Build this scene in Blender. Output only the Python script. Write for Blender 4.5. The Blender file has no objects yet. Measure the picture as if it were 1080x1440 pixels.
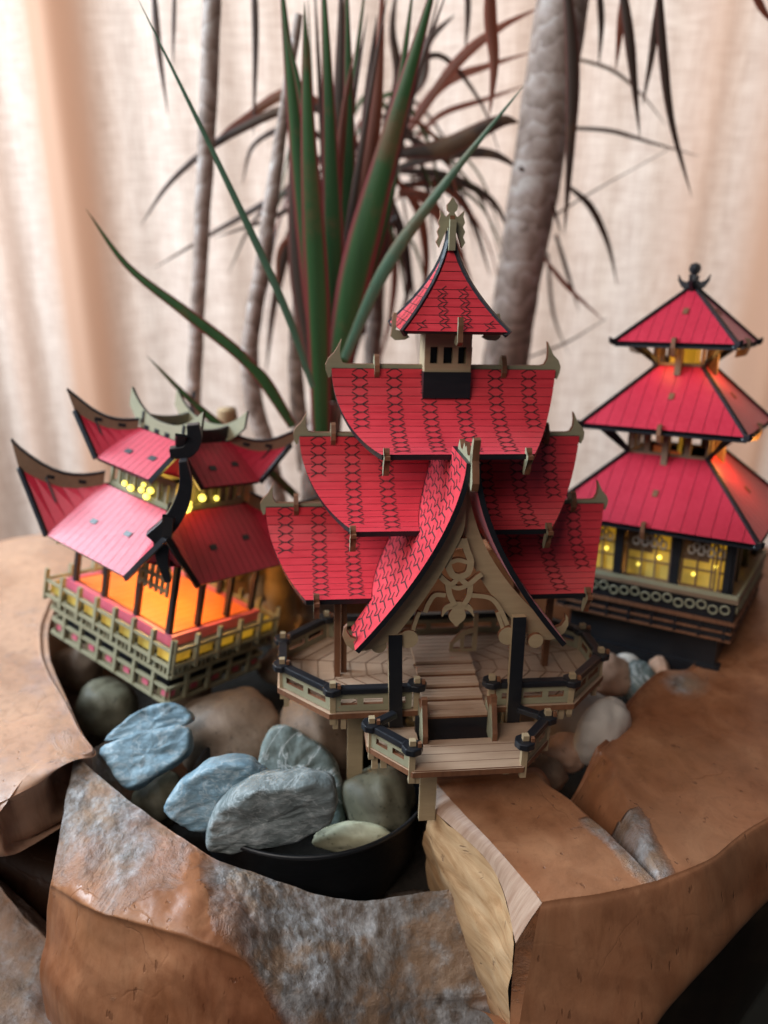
import bpy, math, random
from mathutils import Vector, Matrix, Euler, noise
random.seed(7)
S = 0.01                       # everything below is written in centimetres
CH = 17.5                      # camera height above the top of the wooden planter
PITCH = 0.389
sc = bpy.context.scene
COL = sc.collection

# ------------------------------------------------------------------ camera
cd = bpy.data.cameras.new('camera'); cam = bpy.data.objects.new('camera', cd); COL.objects.link(cam)
cam.location = (0, 0, CH*S); cam.rotation_euler = (math.pi/2-PITCH, 0, 0)
cd.sensor_fit = 'VERTICAL'; cd.sensor_height = 36; cd.lens = 27
cd.clip_start = 0.01; cd.clip_end = 50
cd.dof.use_dof = True; cd.dof.focus_distance = 0.225; cd.dof.aperture_fstop = 27/3.7
sc.camera = cam
# ------------------------------------------------------------------ world and lamps
w = bpy.data.worlds.new('World'); sc.world = w; w.use_nodes = True
w.node_tree.nodes['Background'].inputs[0].default_value = (0.72, 0.80, 1.0, 1)
w.node_tree.nodes['Background'].inputs[1].default_value = 0.055
def area(name, loc, aim, size, power, col, size_y=None):
    l = bpy.data.lights.new(name, 'AREA'); o = bpy.data.objects.new(name, l); COL.objects.link(o)
    l.size = size; l.energy = power; l.color = col
    if size_y: l.shape = 'RECTANGLE'; l.size_y = size_y
    o.location = loc; d = Vector(aim)-Vector(loc); o.rotation_euler = d.to_track_quat('-Z', 'Y').to_euler()
    return o
area('window_light_behind_curtain', (0.05, 1.05, 0.45), (0.0, 0, 0.15), 1.5, 11.2, (1.0, 0.95, 0.90), 1.1)
area('window_light_left', (-0.52, 0.34, 0.40), (-0.02, 0.22, 0.0), 0.34, 8.0, (0.72, 0.87, 1.0))
area('room_light_front', (-0.36, -0.30, 0.66), (0.0, 0.25, 0.05), 0.5, 4.2, (1.0, 0.90, 0.82))
vs = sc.view_settings; vs.view_transform = 'Standard'; vs.look = 'None'; vs.exposure = 0; vs.gamma = 1
sc.cycles.max_bounces = 8; sc.cycles.use_denoising = True

# ------------------------------------------------------------------ pixel -> point helpers
CP, SP = math.cos(PITCH), math.sin(PITCH)
def ray(px, py):
    a = (px-540)/1080; b = -(py-720)/1080
    return Vector((a, CP+b*SP, -SP+b*CP))
def Z(px, py, z):
    d = ray(px, py); return Vector((0, 0, CH))+d*((z-CH)/d.z)
def Y(px, py, y):
    d = ray(px, py); return Vector((0, 0, CH))+d*(y/d.y)
def inloc(M, px, py, axis, val):
    """pixel -> local point of the object with matrix M (cm) on its plane axis=val"""
    Mi = M.inverted(); o = Mi @ Vector((0, 0, CH)); d = Mi.to_3x3() @ ray(px, py)
    return o+d*((val-o[axis])/d[axis])

# ------------------------------------------------------------------ object helpers
def props(o, label=None, cat=None, group=None, kind=None):
    if label: o['label'] = label
    if cat: o['category'] = cat
    if group: o['group'] = group
    if kind: o['kind'] = kind
    return o
def empty(name, loc=(0, 0, 0), rot=(0, 0, 0), parent=None, **k):
    o = bpy.data.objects.new(name, None); COL.objects.link(o); o.empty_display_size = .01
    o.location = Vector(loc)*S; o.rotation_euler = rot
    if parent: o.parent = parent
    return props(o, **k)
class MB:
    def __init__(s): s.v = []; s.f = []; s.m = []; s.a = []
    def add(s, vs, fs, mat=0, attr=None):
        n = len(s.v); s.v += [tuple(p) for p in vs]; s.a += (attr if attr else [0.0]*len(vs))
        for i, f in enumerate(fs):
            s.f.append([n+j for j in f]); s.m.append(mat[i] if isinstance(mat, (list, tuple)) else mat)
        return s
    def box(s, x0, x1, y0, y1, z0, z1, mat=0, M=None):
        vs = [Vector((x, y, z)) for x in (x0, x1) for y in (y0, y1) for z in (z0, z1)]
        if M: vs = [M @ p for p in vs]
        return s.add(vs, [(0, 1, 3, 2), (4, 6, 7, 5), (0, 4, 5, 1), (2, 3, 7, 6), (0, 2, 6, 4), (1, 5, 7, 3)], mat)
    def bar(s, p, q, wd, h, mat=0, up=Vector((0, 0, 1))):
        p = Vector(p); q = Vector(q); d = (q-p).normalized(); sd = d.cross(up).normalized(); u = sd.cross(d)
        vs = [e+sd*a*wd/2+u*b*h/2 for e in (p, q) for a in (-1, 1) for b in (-1, 1)]
        return s.add(vs, [(0, 1, 3, 2), (4, 6, 7, 5), (0, 4, 5, 1), (2, 3, 7, 6), (0, 2, 6, 4), (1, 5, 7, 3)], mat)
    def prism(s, pts, off, fm=0, em=1):
        pts = [Vector(p) for p in pts]; off = Vector(off); n = len(pts)
        return s.add(pts+[p+off for p in pts], [list(range(n-1, -1, -1)), list(range(n, 2*n))]+[(i, (i+1) % n, n+(i+1) % n, n+i) for i in range(n)], [fm, fm]+[em]*n)
    def strip(s, A, B, off, fm=0, em=1):
        """solid ribbon between polylines A and B, extruded by off"""
        n = len(A); off = Vector(off); A = [Vector(p) for p in A]; B = [Vector(p) for p in B]
        vs = A+B+[p+off for p in A]+[p+off for p in B]; fs = []; ms = []
        for i in range(n-1):
            fs += [(i, i+1, n+i+1, n+i), (2*n+i, 3*n+i, 3*n+i+1, 2*n+i+1), (i, 2*n+i, 2*n+i+1, i+1), (n+i, n+i+1, 3*n+i+1, 3*n+i)]; ms += [fm, fm, em, em]
        fs += [(0, n, 3*n, 2*n), (n-1, 3*n-1, 4*n-1, 2*n-1)]; ms += [em, em]
        return s.add(vs, fs, ms)
    def stroke(s, pts, wd, X, Zv, off, fm=0, em=1):
        """polyline of 2D points with width wd (number or list) on the plane X,Zv given as (origin, ex, ez)"""
        o, ex, ez = X; n = len(pts); A = []; B = []
        for i, p in enumerate(pts):
            a = Vector(pts[max(i-1, 0)][:2]); b = Vector(pts[min(i+1, n-1)][:2]); d = (b-a).normalized(); nn = Vector((-d.y, d.x))
            h = (wd[i] if isinstance(wd, (list, tuple)) else wd)/2; q = Vector(p[:2])
            for L, sg in ((A, 1), (B, -1)):
                r = q+nn*h*sg; L.append(o+ex*r.x+ez*r.y)
        return s.strip(A, B, off, fm, em)
    def tube(s, path, rad, n=8, mat=0, cap=True):
        path = [Vector(p) for p in path]; m = len(path); base = len(s.v); vs = []; prev = None
        for i, p in enumerate(path):
            d = (path[min(i+1, m-1)]-path[max(i-1, 0)]).normalized()
            if prev is None: prev = d.orthogonal().normalized()
            prev = (prev-d*prev.dot(d)).normalized(); b = d.cross(prev)
            r = rad[i] if isinstance(rad, (list, tuple)) else rad
            for k in range(n):
                t = 2*math.pi*k/n; vs.append(p+prev*math.cos(t)*r+b*math.sin(t)*r)
        fs = [(i*n+k, i*n+(k+1) % n, (i+1)*n+(k+1) % n, (i+1)*n+k) for i in range(m-1) for k in range(n)]
        if cap: fs += [list(range(n-1, -1, -1)), list(range((m-1)*n, m*n))]
        return s.add(vs, fs, mat)
    def build(s, name, mats, parent=None, smooth=False, bevel=0, **k):
        me = bpy.data.meshes.new(name); me.from_pydata([(x*S, y*S, z*S) for x, y, z in s.v], [], s.f)
        mats = mats if isinstance(mats, (list, tuple)) else [mats]
        for m in mats: me.materials.append(m)
        nm = len(mats)
        me.polygons.foreach_set('material_index', [min(x, nm-1) for x in s.m])
        if any(s.a):
            at = me.attributes.new('mark', 'FLOAT', 'POINT'); at.data.foreach_set('value', s.a)
        if smooth: me.polygons.foreach_set('use_smooth', [True]*len(s.f))
        me.validate(); me.update()
        o = bpy.data.objects.new(name, me); COL.objects.link(o)
        if parent: o.parent = parent
        if bevel:
            b = o.modifiers.new('bevel', 'BEVEL'); b.width = bevel*S; b.segments = 2; b.limit_method = 'ANGLE'
        return props(o, **k)
def copy_tree(o, parent=None):
    c = o.copy(); COL.objects.link(c)
    if parent: c.parent = parent
    for ch in list(o.children): copy_tree(ch, c)
    return c
def lerp(a, b, t): return a+(b-a)*t
def cat(pts, n):
    """Catmull-Rom resample of a polyline to n points"""
    pts = [Vector(p) for p in pts]; P = [2*pts[0]-pts[1]]+pts+[2*pts[-1]-pts[-2]]; m = len(pts)-1; out = []
    for i in range(n):
        u = i/(n-1)*m; k = min(int(u), m-1); t = u-k; a, b, c, d = P[k:k+4]
        out.append(0.5*((2*b)+(c-a)*t+(2*a-5*b+4*c-d)*t*t+(3*b-3*c+d-a)*t*t*t))
    return out

# ------------------------------------------------------------------ materials
def nodes(name):
    m = bpy.data.materials.new(name); m.use_nodes = True; nt = m.node_tree
    return m, nt, nt.nodes['Principled BSDF']
def N(nt, t, **k):
    n = nt.nodes.new(t)
    for a, b in k.items():
        if a.startswith('i_'): n.inputs[a[2:].replace('_', ' ')].default_value = b
        else: setattr(n, a, b)
    return n
def ramp(nt, src, stops):
    r = nt.nodes.new('ShaderNodeValToRGB'); e = r.color_ramp.elements
    while len(e) < len(stops): e.new(0.5)
    for x, (p, c) in zip(e, stops): x.position = p; x.color = (*c, 1)
    nt.links.new(src, r.inputs[0]); return r.outputs[0]
def noise_n(nt, vec, scale, detail=5, rough=.6, dist=0):
    n = N(nt, 'ShaderNodeTexNoise'); n.inputs['Scale'].default_value = scale; n.inputs['Detail'].default_value = detail
    n.inputs['Roughness'].default_value = rough; n.inputs['Distortion'].default_value = dist
    nt.links.new(vec, n.inputs['Vector']); return n.outputs[0]
def coords(nt, sc3=(1, 1, 1), kind='Object', rot=(0, 0, 0)):
    t = N(nt, 'ShaderNodeTexCoord'); mp = N(nt, 'ShaderNodeMapping'); mp.inputs['Scale'].default_value = sc3; mp.inputs['Rotation'].default_value = rot
    nt.links.new(t.outputs[kind], mp.inputs[0]); return mp.outputs[0]
def bump(nt, b, h, strength, dist):
    n = N(nt, 'ShaderNodeBump'); n.inputs['Strength'].default_value = strength; n.inputs['Distance'].default_value = dist*S
    nt.links.new(h, n.inputs['Height']); nt.links.new(n.outputs[0], b.inputs['Normal']); return n
def mixc(nt, f, a, b, mode='MIX'):
    m = N(nt, 'ShaderNodeMix', data_type='RGBA', blend_type=mode)
    for i, x in ((0, f), (6, a), (7, b)):
        if hasattr(x, 'links') or hasattr(x, 'is_output'): nt.links.new(x, m.inputs[i])
        else: m.inputs[i].default_value = x if i == 0 else (*x, 1)
    return m.outputs[2]
def math_n(nt, op, a, b=0.0, clamp=False):
    m = N(nt, 'ShaderNodeMath', operation=op, use_clamp=clamp)
    for i, x in ((0, a), (1, b)):
        if hasattr(x, 'is_output'): nt.links.new(x, m.inputs[i])
        else: m.inputs[i].default_value = x
    return m.outputs[0]
def attr(nt, name='mark'):
    return N(nt, 'ShaderNodeAttribute', attribute_name=name).outputs['Fac']

def painted(name, a, b, rough, grain=(30, 300, 300), bs=.15, coat=0, scale=1.0, spec=.5):
    m, nt, p = nodes(name); v = coords(nt, grain)
    if 'red' in name: p.inputs['Sheen Weight'].default_value = .25; p.inputs['Sheen Roughness'].default_value = .35; p.inputs['Sheen Tint'].default_value = (1, .62, .78, 1)
    n1 = noise_n(nt, v, 3*scale, 6); n2 = noise_n(nt, coords(nt), 60, 4)
    f = mixc(nt, .5, n1, n2)
    nt.links.new(ramp(nt, f, [(.3, a), (.7, b)]), p.inputs['Base Color'])
    nt.links.new(math_n(nt, 'ADD', math_n(nt, 'MULTIPLY', n1, .3), rough-.15), p.inputs['Roughness'])
    bump(nt, p, n1, bs, .02); p.inputs['Coat Weight'].default_value = coat; p.inputs['Specular IOR Level'].default_value = spec
    return m
RED = painted('red_stained_plywood', (.52, .022, .036), (.76, .052, .070), .40, spec=.6)
RED2 = painted('red_plywood_vertical_grain', (.46, .016, .040), (.60, .032, .065), .42, (300, 300, 30))
PINK = RED2
PLY = painted('pale_plywood', (.34, .25, .145), (.46, .35, .21), .6)
DECK = painted('pale_deck_plywood', (.37, .235, .155), (.52, .36, .25), .40)
EDGE = painted('scorched_plywood_edge', (.10, .035, .016), (.26, .11, .05), .65, (300, 300, 30))
GPLY = painted('olive_plywood', (.24, .22, .135), (.34, .315, .205), .6)
BLK = painted('black_paint', (.008, .009, .012), (.016, .017, .021), .38, spec=.45)
KERF = painted('laser_cut_line', (.012, .006, .006), (.03, .012, .012), .8)
def emis(name, c, s, base=(.5, .4, .1)):
    m, nt, p = nodes(name); p.inputs['Base Color'].default_value = (*base, 1)
    v = noise_n(nt, coords(nt), 55, 4); nt.links.new(ramp(nt, v, [(.36, tuple(x*.18 for x in c)), (.52, tuple(x*.6 for x in c)), (.68, c)]), p.inputs['Emission Color'])
    p.inputs['Emission Strength'].default_value = s; return m
YEL = emis('lit_yellow_pane', (1.0, .52, .03), .38)
LED = emis('warm_led', (1.0, .80, .12), 5.0)
ORG = painted('orange_floor', (.75, .16, .03), (.85, .24, .05), .5)
PINKP = painted('pink_panel', (.55, .10, .16), (.65, .16, .22), .5)
BASIN = painted('black_plastic', (.006, .007, .009), (.010, .011, .013), .42)

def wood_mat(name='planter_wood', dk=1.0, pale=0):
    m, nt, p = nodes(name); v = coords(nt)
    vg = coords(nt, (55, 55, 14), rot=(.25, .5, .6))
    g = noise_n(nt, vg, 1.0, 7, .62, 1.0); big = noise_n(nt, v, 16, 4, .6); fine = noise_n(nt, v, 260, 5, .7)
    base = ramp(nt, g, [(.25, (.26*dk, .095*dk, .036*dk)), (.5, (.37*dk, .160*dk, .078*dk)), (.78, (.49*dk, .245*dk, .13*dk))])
    tint = ramp(nt, big, [(.3, (.66, .52, .44)), (.55, (1, .95, .9)), (.8, (1.05, 1.05, 1.0))])
    base = mixc(nt, .8, base, tint, 'MULTIPLY')
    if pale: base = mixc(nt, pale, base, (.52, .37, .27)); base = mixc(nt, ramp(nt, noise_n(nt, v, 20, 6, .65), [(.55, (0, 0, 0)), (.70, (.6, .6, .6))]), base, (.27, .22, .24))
    # short dark pores and scratches
    po = noise_n(nt, coords(nt, (420, 420, 90), rot=(.2, .4, .6)), 1.0, 2, .5); pm = ramp(nt, po, [(.26, (1, 1, 1)), (.32, (0, 0, 0))])
    st = noise_n(nt, coords(nt, (260, 260, 16), rot=(.3, 1.2, .4)), 1.0, 6, .7, .6)
    base = mixc(nt, .55, base, ramp(nt, st, [(.32, (.62, .55, .50)), (.5, (1, 1, 1)), (.7, (1.15, 1.12, 1.08))]), 'MULTIPLY')
    wg = N(nt, 'ShaderNodeTexWave', wave_type='BANDS', bands_direction='DIAGONAL'); wg.inputs['Scale'].default_value = 14; wg.inputs['Distortion'].default_value = 11; wg.inputs['Detail'].default_value = 5; wg.inputs['Detail Scale'].default_value = .6; wg.inputs['Detail Roughness'].default_value = .62
    nt.links.new(coords(nt, (1, 1, 1.8), rot=(.2, .3, .5)), wg.inputs['Vector'])
    base = mixc(nt, .32, base, ramp(nt, wg.outputs['Fac'], [(.15, (.60, .50, .44)), (.5, (1, 1, 1)), (.9, (1.1, 1.1, 1.1))]), 'MULTIPLY')
    ds = noise_n(nt, v, 9, 5, .6); base = mixc(nt, ramp(nt, ds, [(.50, (0, 0, 0)), (.75, (.35, .35, .35))]), base, (.50, .30, .17))
    base = mixc(nt, math_n(nt, 'MULTIPLY', pm, .45), base, (.09, .03, .014))
    # hairline cracks
    vo = N(nt, 'ShaderNodeTexVoronoi', feature='DISTANCE_TO_EDGE'); vo.inputs['Scale'].default_value = 17
    dm = mixc(nt, .22, v, noise_n(nt, v, 30, 4)); 
    wv = N(nt, 'ShaderNodeVectorMath', operation='ADD'); nt.links.new(v, wv.inputs[0])
    nz = N(nt, 'ShaderNodeTexNoise'); nz.inputs['Scale'].default_value = 28; nz.inputs['Detail'].default_value = 4; nt.links.new(v, nz.inputs['Vector'])
    sc_ = N(nt, 'ShaderNodeVectorMath', operation='SCALE'); sc_.inputs['Scale'].default_value = .05; nt.links.new(nz.outputs['Color'], sc_.inputs[0]); nt.links.new(sc_.outputs[0], wv.inputs[1])
    nt.links.new(wv.outputs[0], vo.inputs['Vector'])
    cr = ramp(nt, vo.outputs[0], [(.0, (1, 1, 1)), (.010, (0, 0, 0))])
    crm = math_n(nt, 'MULTIPLY', cr, ramp(nt, big, [(.5, (0, 0, 0)), (.62, (1, 1, 1))]))
    base = mixc(nt, math_n(nt, 'MULTIPLY', crm, .16), base, (.08, .025, .012))
    # weathered grey zones
    wn = noise_n(nt, v, 42, 9, .72, .8); a = attr(nt)
    wf = math_n(nt, 'ADD', a, math_n(nt, 'MULTIPLY', math_n(nt, 'SUBTRACT', wn, .5), 1.5)); wm = ramp(nt, wf, [(.22, (0, 0, 0)), (.50, (.5, .5, .5)), (.85, (1, 1, 1))])
    wc0 = noise_n(nt, coords(nt, (220, 220, 90), rot=(.3, .3, .5)), 1.0, 7, .7)
    wc = ramp(nt, wc0, [(.30, (.05, .05, .045)), (.42, (.20, .19, .17)), (.54, (.36, .38, .39)), (.68, (.62, .64, .65))])
    wc = mixc(nt, math_n(nt, 'MULTIPLY', ramp(nt, noise_n(nt, v, 70, 4), [(.47, (0, 0, 0)), (.60, (1, 1, 1))]), .85), wc, (.36, .24, .15))
    col = mixc(nt, math_n(nt, 'MULTIPLY', wm, .86), base, wc)
    nt.links.new(col, p.inputs['Base Color'])
    nt.links.new(math_n(nt, 'ADD', math_n(nt, 'MULTIPLY', wm, .25), .38), p.inputs['Roughness'])
    h = math_n(nt, 'ADD', math_n(nt, 'MULTIPLY', fine, .12), math_n(nt, 'MULTIPLY', math_n(nt, 'MULTIPLY', math_n(nt, 'ADD', wc0, math_n(nt, 'MULTIPLY', noise_n(nt, v, 380, 5, .75), .7)), wm), 1.3))
    h = math_n(nt, 'SUBTRACT', h, math_n(nt, 'MULTIPLY', crm, .12)); h = math_n(nt, 'SUBTRACT', h, math_n(nt, 'MULTIPLY', pm, .15))
    h = math_n(nt, 'ADD', h, math_n(nt, 'MULTIPLY', g, .25))
    bump(nt, p, h, 1.0, .09); return m
WOOD = wood_mat(); WOODD = wood_mat('shade_black_wood', .07); WOODL = wood_mat('pale_wood', 1.0, .5)
def sawn_mat():
    m, nt, p = nodes('sawn_wood'); v = coords(nt)
    g = noise_n(nt, coords(nt, (40, 40, 160), rot=(.5, .2, .3)), 1, 6, .65, 1.5)
    base = ramp(nt, g, [(.25, (.32, .15, .055)), (.5, (.50, .30, .15)), (.8, (.64, .44, .26))])
    sp = ramp(nt, noise_n(nt, v, 70, 4, .6, 2.0), [(.30, (1, 1, 1)), (.37, (0, 0, 0))])
    base = mixc(nt, math_n(nt, 'MULTIPLY', sp, .85), base, (.10, .05, .03))
    nt.links.new(base, p.inputs['Base Color']); p.inputs['Roughness'].default_value = .7
    bump(nt, p, math_n(nt, 'ADD', g, math_n(nt, 'MULTIPLY', sp, -.6)), .7, .06); return m
SAWN = sawn_mat()
def chamfer_mat():
    m, nt, p = nodes('sanded_chamfer'); v = coords(nt)
    g = noise_n(nt, coords(nt, (60, 900, 60), rot=(.3, 0, .7)), 1, 5, .65)
    nt.links.new(ramp(nt, g, [(.3, (.36, .21, .14)), (.7, (.54, .37, .27))]), p.inputs['Base Color']); p.inputs['Roughness'].default_value = .5
    bump(nt, p, g, .6, .04); return m
CHAM = chamfer_mat()
def stone_mat(name, cols, scale=60, rough=.6, bs=.3, veins=0.0, aniso=(1, 1, 1), speck=0):
    m, nt, p = nodes(name); v = coords(nt, aniso)
    n1 = noise_n(nt, v, scale, 8, .65, .5); n2 = noise_n(nt, v, scale*6, 5, .7)
    c = ramp(nt, mixc(nt, .3, n1, n2), [(.30, cols[0]), (.5, cols[1]), (.68, cols[2])])
    if veins:
        vn = noise_n(nt, v, scale*.5, 6, .6, 3.0); c = mixc(nt, math_n(nt, 'MULTIPLY', ramp(nt, vn, [(.47, (0, 0, 0)), (.5, (1, 1, 1)), (.53, (0, 0, 0))]), veins), c, (.62, .66, .66))
    if speck:
        s1 = noise_n(nt, v, 420, 3, .6); c = mixc(nt, ramp(nt, s1, [(.30, (.7, .7, .7)), (.40, (0, 0, 0))]), c, tuple(x*.35 for x in cols[0]))
        s2 = noise_n(nt, v, 24, 6, .7, 1.5); c = mixc(nt, ramp(nt, s2, [(.50, (0, 0, 0)), (.66, (.5, .5, .5))]), c, tuple(min(1, x*1.35) for x in cols[2]))
        s3 = noise_n(nt, v, 15, 5, .6, .8); c = mixc(nt, ramp(nt, s3, [(.34, (.6, .6, .6)), (.48, (0, 0, 0))]), c, tuple(x*.6 for x in cols[0]))
    nt.links.new(c, p.inputs['Base Color']); p.inputs['Roughness'].default_value = rough; p.inputs['Specular IOR Level'].default_value = .35
    bump(nt, p, math_n(nt, 'ADD', n1, math_n(nt, 'MULTIPLY', n2, .35)), bs, .12); return m
SLATE = stone_mat('blue_grey_slate', [(.05, .09, .11), (.17, .27, .33), (.42, .54, .60)], 62, .45, .9, .35, (1, 1, 2.2))
SLATEG = stone_mat('green_grey_slate', [(.06, .08, .075), (.13, .165, .155), (.27, .31, .30)], 60, .5, .7, .6)
SLATEF = stone_mat('grey_slate', [(.05, .065, .065), (.17, .20, .20), (.40, .44, .45)], 60, .5, .9, .3, (1, 1, 2.2))
ST_BROWN = stone_mat('brown_pebble', [(.15, .10, .07), (.21, .145, .10), (.27, .20, .14)], 50, .58, .22, speck=1)
ST_OLIVE = stone_mat('olive_pebble', [(.08, .075, .05), (.13, .12, .08), (.18, .165, .11)], 50, .58, .22, speck=1)
ST_CREAM = stone_mat('cream_pebble', [(.38, .36, .22), (.52, .50, .34), (.60, .57, .42)], 40, .58, .22, speck=1)
ST_WHITE = stone_mat('white_pebble', [(.52, .46, .40), (.64, .58, .51), (.74, .68, .61)], 26, .5, .12)
ST_PEACH = stone_mat('peach_pebble', [(.48, .27, .17), (.58, .36, .25), (.66, .45, .34)], 40, .58, .22, speck=1)
SOIL = stone_mat('dark_soil', [(.010, .008, .006), (.02, .016, .012), (.04, .03, .022)], 200, .9, .8)
FLOORM = stone_mat('dark_floor', [(.012, .016, .015), (.022, .028, .025), (.04, .045, .04)], 8, .8, .1)

def leaf_mat(name, mid, dark, edge, rough=.35, tr=.12):
    m, nt, p = nodes(name); a = attr(nt)
    g = noise_n(nt, coords(nt, (90, 90, 7)), 3, 5); tips = noise_n(nt, coords(nt), 26, 5, .65)
    c = mixc(nt, g, dark, mid); c = mixc(nt, ramp(nt, a, [(.62, (0, 0, 0)), (.86, (1, 1, 1))]), c, edge)
    c = mixc(nt, ramp(nt, tips, [(.56, (0, 0, 0)), (.70, (.7, .7, .7))]), c, (.16, .085, .04)); bump(nt, p, g, .35, .03)
    nt.links.new(c, p.inputs['Base Color']); p.inputs['Roughness'].default_value = rough
    t = N(nt, 'ShaderNodeBsdfTranslucent'); nt.links.new(c, t.inputs['Color'])
    mx = N(nt, 'ShaderNodeMixShader'); mx.inputs[0].default_value = tr
    nt.links.new(p.outputs[0], mx.inputs[1]); nt.links.new(t.outputs[0], mx.inputs[2]); nt.links.new(mx.outputs[0], nt.nodes['Material Output'].inputs[0])
    return m
L_GREEN = leaf_mat('green_leaf', (.048, .135, .040), (.018, .055, .02), (.20, .035, .035))
L_TEAL = leaf_mat('blue_green_leaf', (.10, .20, .13), (.04, .10, .06), (.10, .12, .07), .3)
L_DARK = leaf_mat('dark_brown_leaf', (.075, .045, .03), (.03, .022, .018), (.13, .04, .03), .45, .08)
L_RUST = leaf_mat('rust_leaf', (.24, .07, .035), (.10, .03, .02), (.28, .07, .04), .5, .25)
def trunk_mat():
    m, nt, p = nodes('ringed_bark'); v = coords(nt, (1, 1, 1))
    wv = N(nt, 'ShaderNodeTexWave', wave_type='BANDS', bands_direction='Z', wave_profile='SAW'); wv.inputs['Scale'].default_value = 30
    wv.inputs['Distortion'].default_value = 16.0; wv.inputs['Detail'].default_value = 4; wv.inputs['Detail Scale'].default_value = 1.2; nt.links.new(v, wv.inputs['Vector'])
    n1 = noise_n(nt, v, 75, 6, .7); n2 = noise_n(nt, coords(nt, (30, 30, 12)), 1, 4)
    f = mixc(nt, .45, mixc(nt, .80, wv.outputs['Fac'], n1), n2)
    nt.links.new(ramp(nt, f, [(.30, (.08, .052, .04)), (.44, (.19, .13, .10)), (.53, (.32, .24, .20)), (.66, (.52, .46, .42))]), p.inputs['Base Color']); p.inputs['Roughness'].default_value = .7
    bump(nt, p, n1, .6, .06); return m
BARK = trunk_mat()
DRIFT = stone_mat('tan_driftwood', [(.24, .14, .07), (.38, .25, .13), (.50, .36, .20)], 30, .7, .4, 0, (1, 1, .3))

def curtain_mat():
    m, nt, p = nodes('linen_curtain'); nt.nodes.remove(p)
    v = coords(nt, (1, 1, 1))
    w1 = noise_n(nt, coords(nt, (520, 60, 50)), 1, 3, .6); w2 = noise_n(nt, coords(nt, (50, 60, 620)), 1, 3, .6)
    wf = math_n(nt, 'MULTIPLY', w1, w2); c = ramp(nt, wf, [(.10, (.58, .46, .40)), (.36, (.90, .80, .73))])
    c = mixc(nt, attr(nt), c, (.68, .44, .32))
    t = N(nt, 'ShaderNodeBsdfTranslucent'); d = N(nt, 'ShaderNodeBsdfDiffuse'); mx = N(nt, 'ShaderNodeMixShader'); mx.inputs[0].default_value = .62
    nt.links.new(c, t.inputs[0]); nt.links.new(c, d.inputs[0]); nt.links.new(d.outputs[0], mx.inputs[1]); nt.links.new(t.outputs[0], mx.inputs[2])
    nt.links.new(mx.outputs[0], nt.nodes['Material Output'].inputs[0]); return m
CURT = curtain_mat()

# ================================================================== SETTING
MB().box(-150, 150, -60, 110, -42, -40).build('floor', FLOORM, kind='structure')
# curtain: one folded cloth
def curtain():
    mb = MB(); nx, nz = 420, 10; vs = []; at = []
    folds = [(-38, 3.2, 2.4), (-30.5, 1.6, 1.5), (-24.5, 2.2, 2.6), (-6, 9, 1.2), (10, 6, 1.3), (24, 2.4, 1.6), (31, 3.0, 2.4), (40, 2.5, 2.2)]
    for j in range(nz):
        z = lerp(-38, 75, j/(nz-1))
        for i in range(nx):
            x = lerp(-85, 85, i/(nx-1)); y = 66+.5*math.sin(x*.55)+.25*math.sin(x*1.7+1)+.4*noise.noise(Vector((x*.12, z*.03, 0)))
            m = 0
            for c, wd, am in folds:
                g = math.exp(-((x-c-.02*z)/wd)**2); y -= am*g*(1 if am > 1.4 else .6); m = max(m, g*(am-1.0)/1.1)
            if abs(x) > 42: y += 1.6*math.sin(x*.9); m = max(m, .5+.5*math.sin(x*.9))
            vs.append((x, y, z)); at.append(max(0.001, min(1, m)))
    fs = [(j*nx+i, j*nx+i+1, (j+1)*nx+i+1, (j+1)*nx+i) for j in range(nz-1) for i in range(nx-1)]
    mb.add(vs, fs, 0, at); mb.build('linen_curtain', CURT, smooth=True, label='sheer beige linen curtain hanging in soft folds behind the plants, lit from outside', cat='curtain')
curtain()

# ------------------------------------------------------------------ wooden root planter
planter = empty('root_wood_planter', (0, 25, -6), label='reddish brown planter carved from a tree root with grey weathered hollows, holding stones and models', cat='planter')
PO = Vector((0, 25, -6))
def loft(name, rows, nu, nv, mats=WOOD, weather=None, disp=None, amp=.12, par=None, linear=False, fr=.35):
    """rows of 3D points -> Catmull-Rom surface nu columns x nv rows; weather(p,u,v)->0..1; disp(p,u,v)->Vector"""
    R = [cat(r, nu) for r in rows]; cols = []
    for i in range(nu): cols.append(cat([r[i] for r in R], nv) if not linear else [R[int(min(k/(nv-1)*(len(R)-1), len(R)-2))][i].lerp(R[int(min(k/(nv-1)*(len(R)-1), len(R)-2))+1][i], k/(nv-1)*(len(R)-1)-int(min(k/(nv-1)*(len(R)-1), len(R)-2))) for k in range(nv)])
    vs = []; at = []
    for i in range(nu):
        for k in range(nv):
            p = cols[i][k]
            if disp: p = p+disp(p, i/(nu-1), k/(nv-1))
            p = p+Vector((noise.noise(p*fr), noise.noise(p*fr+Vector((9, 0, 0))), noise.noise(p*fr+Vector((0, 9, 0)))))*amp+Vector((0, 0, noise.noise(p*1.7)*amp*.25))
            vs.append(p-PO); at.append(max(.001, min(1.0, weather(p, i/(nu-1), k/(nv-1)))) if weather else 0.001)
    fs = [(i*nv+k, (i+1)*nv+k, (i+1)*nv+k+1, i*nv+k+1) for i in range(nu-1) for k in range(nv-1)]
    mb = MB(); mb.add(vs, fs, 0, at); return mb.build(name, mats, par or planter, smooth=True)
V = Vector
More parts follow.
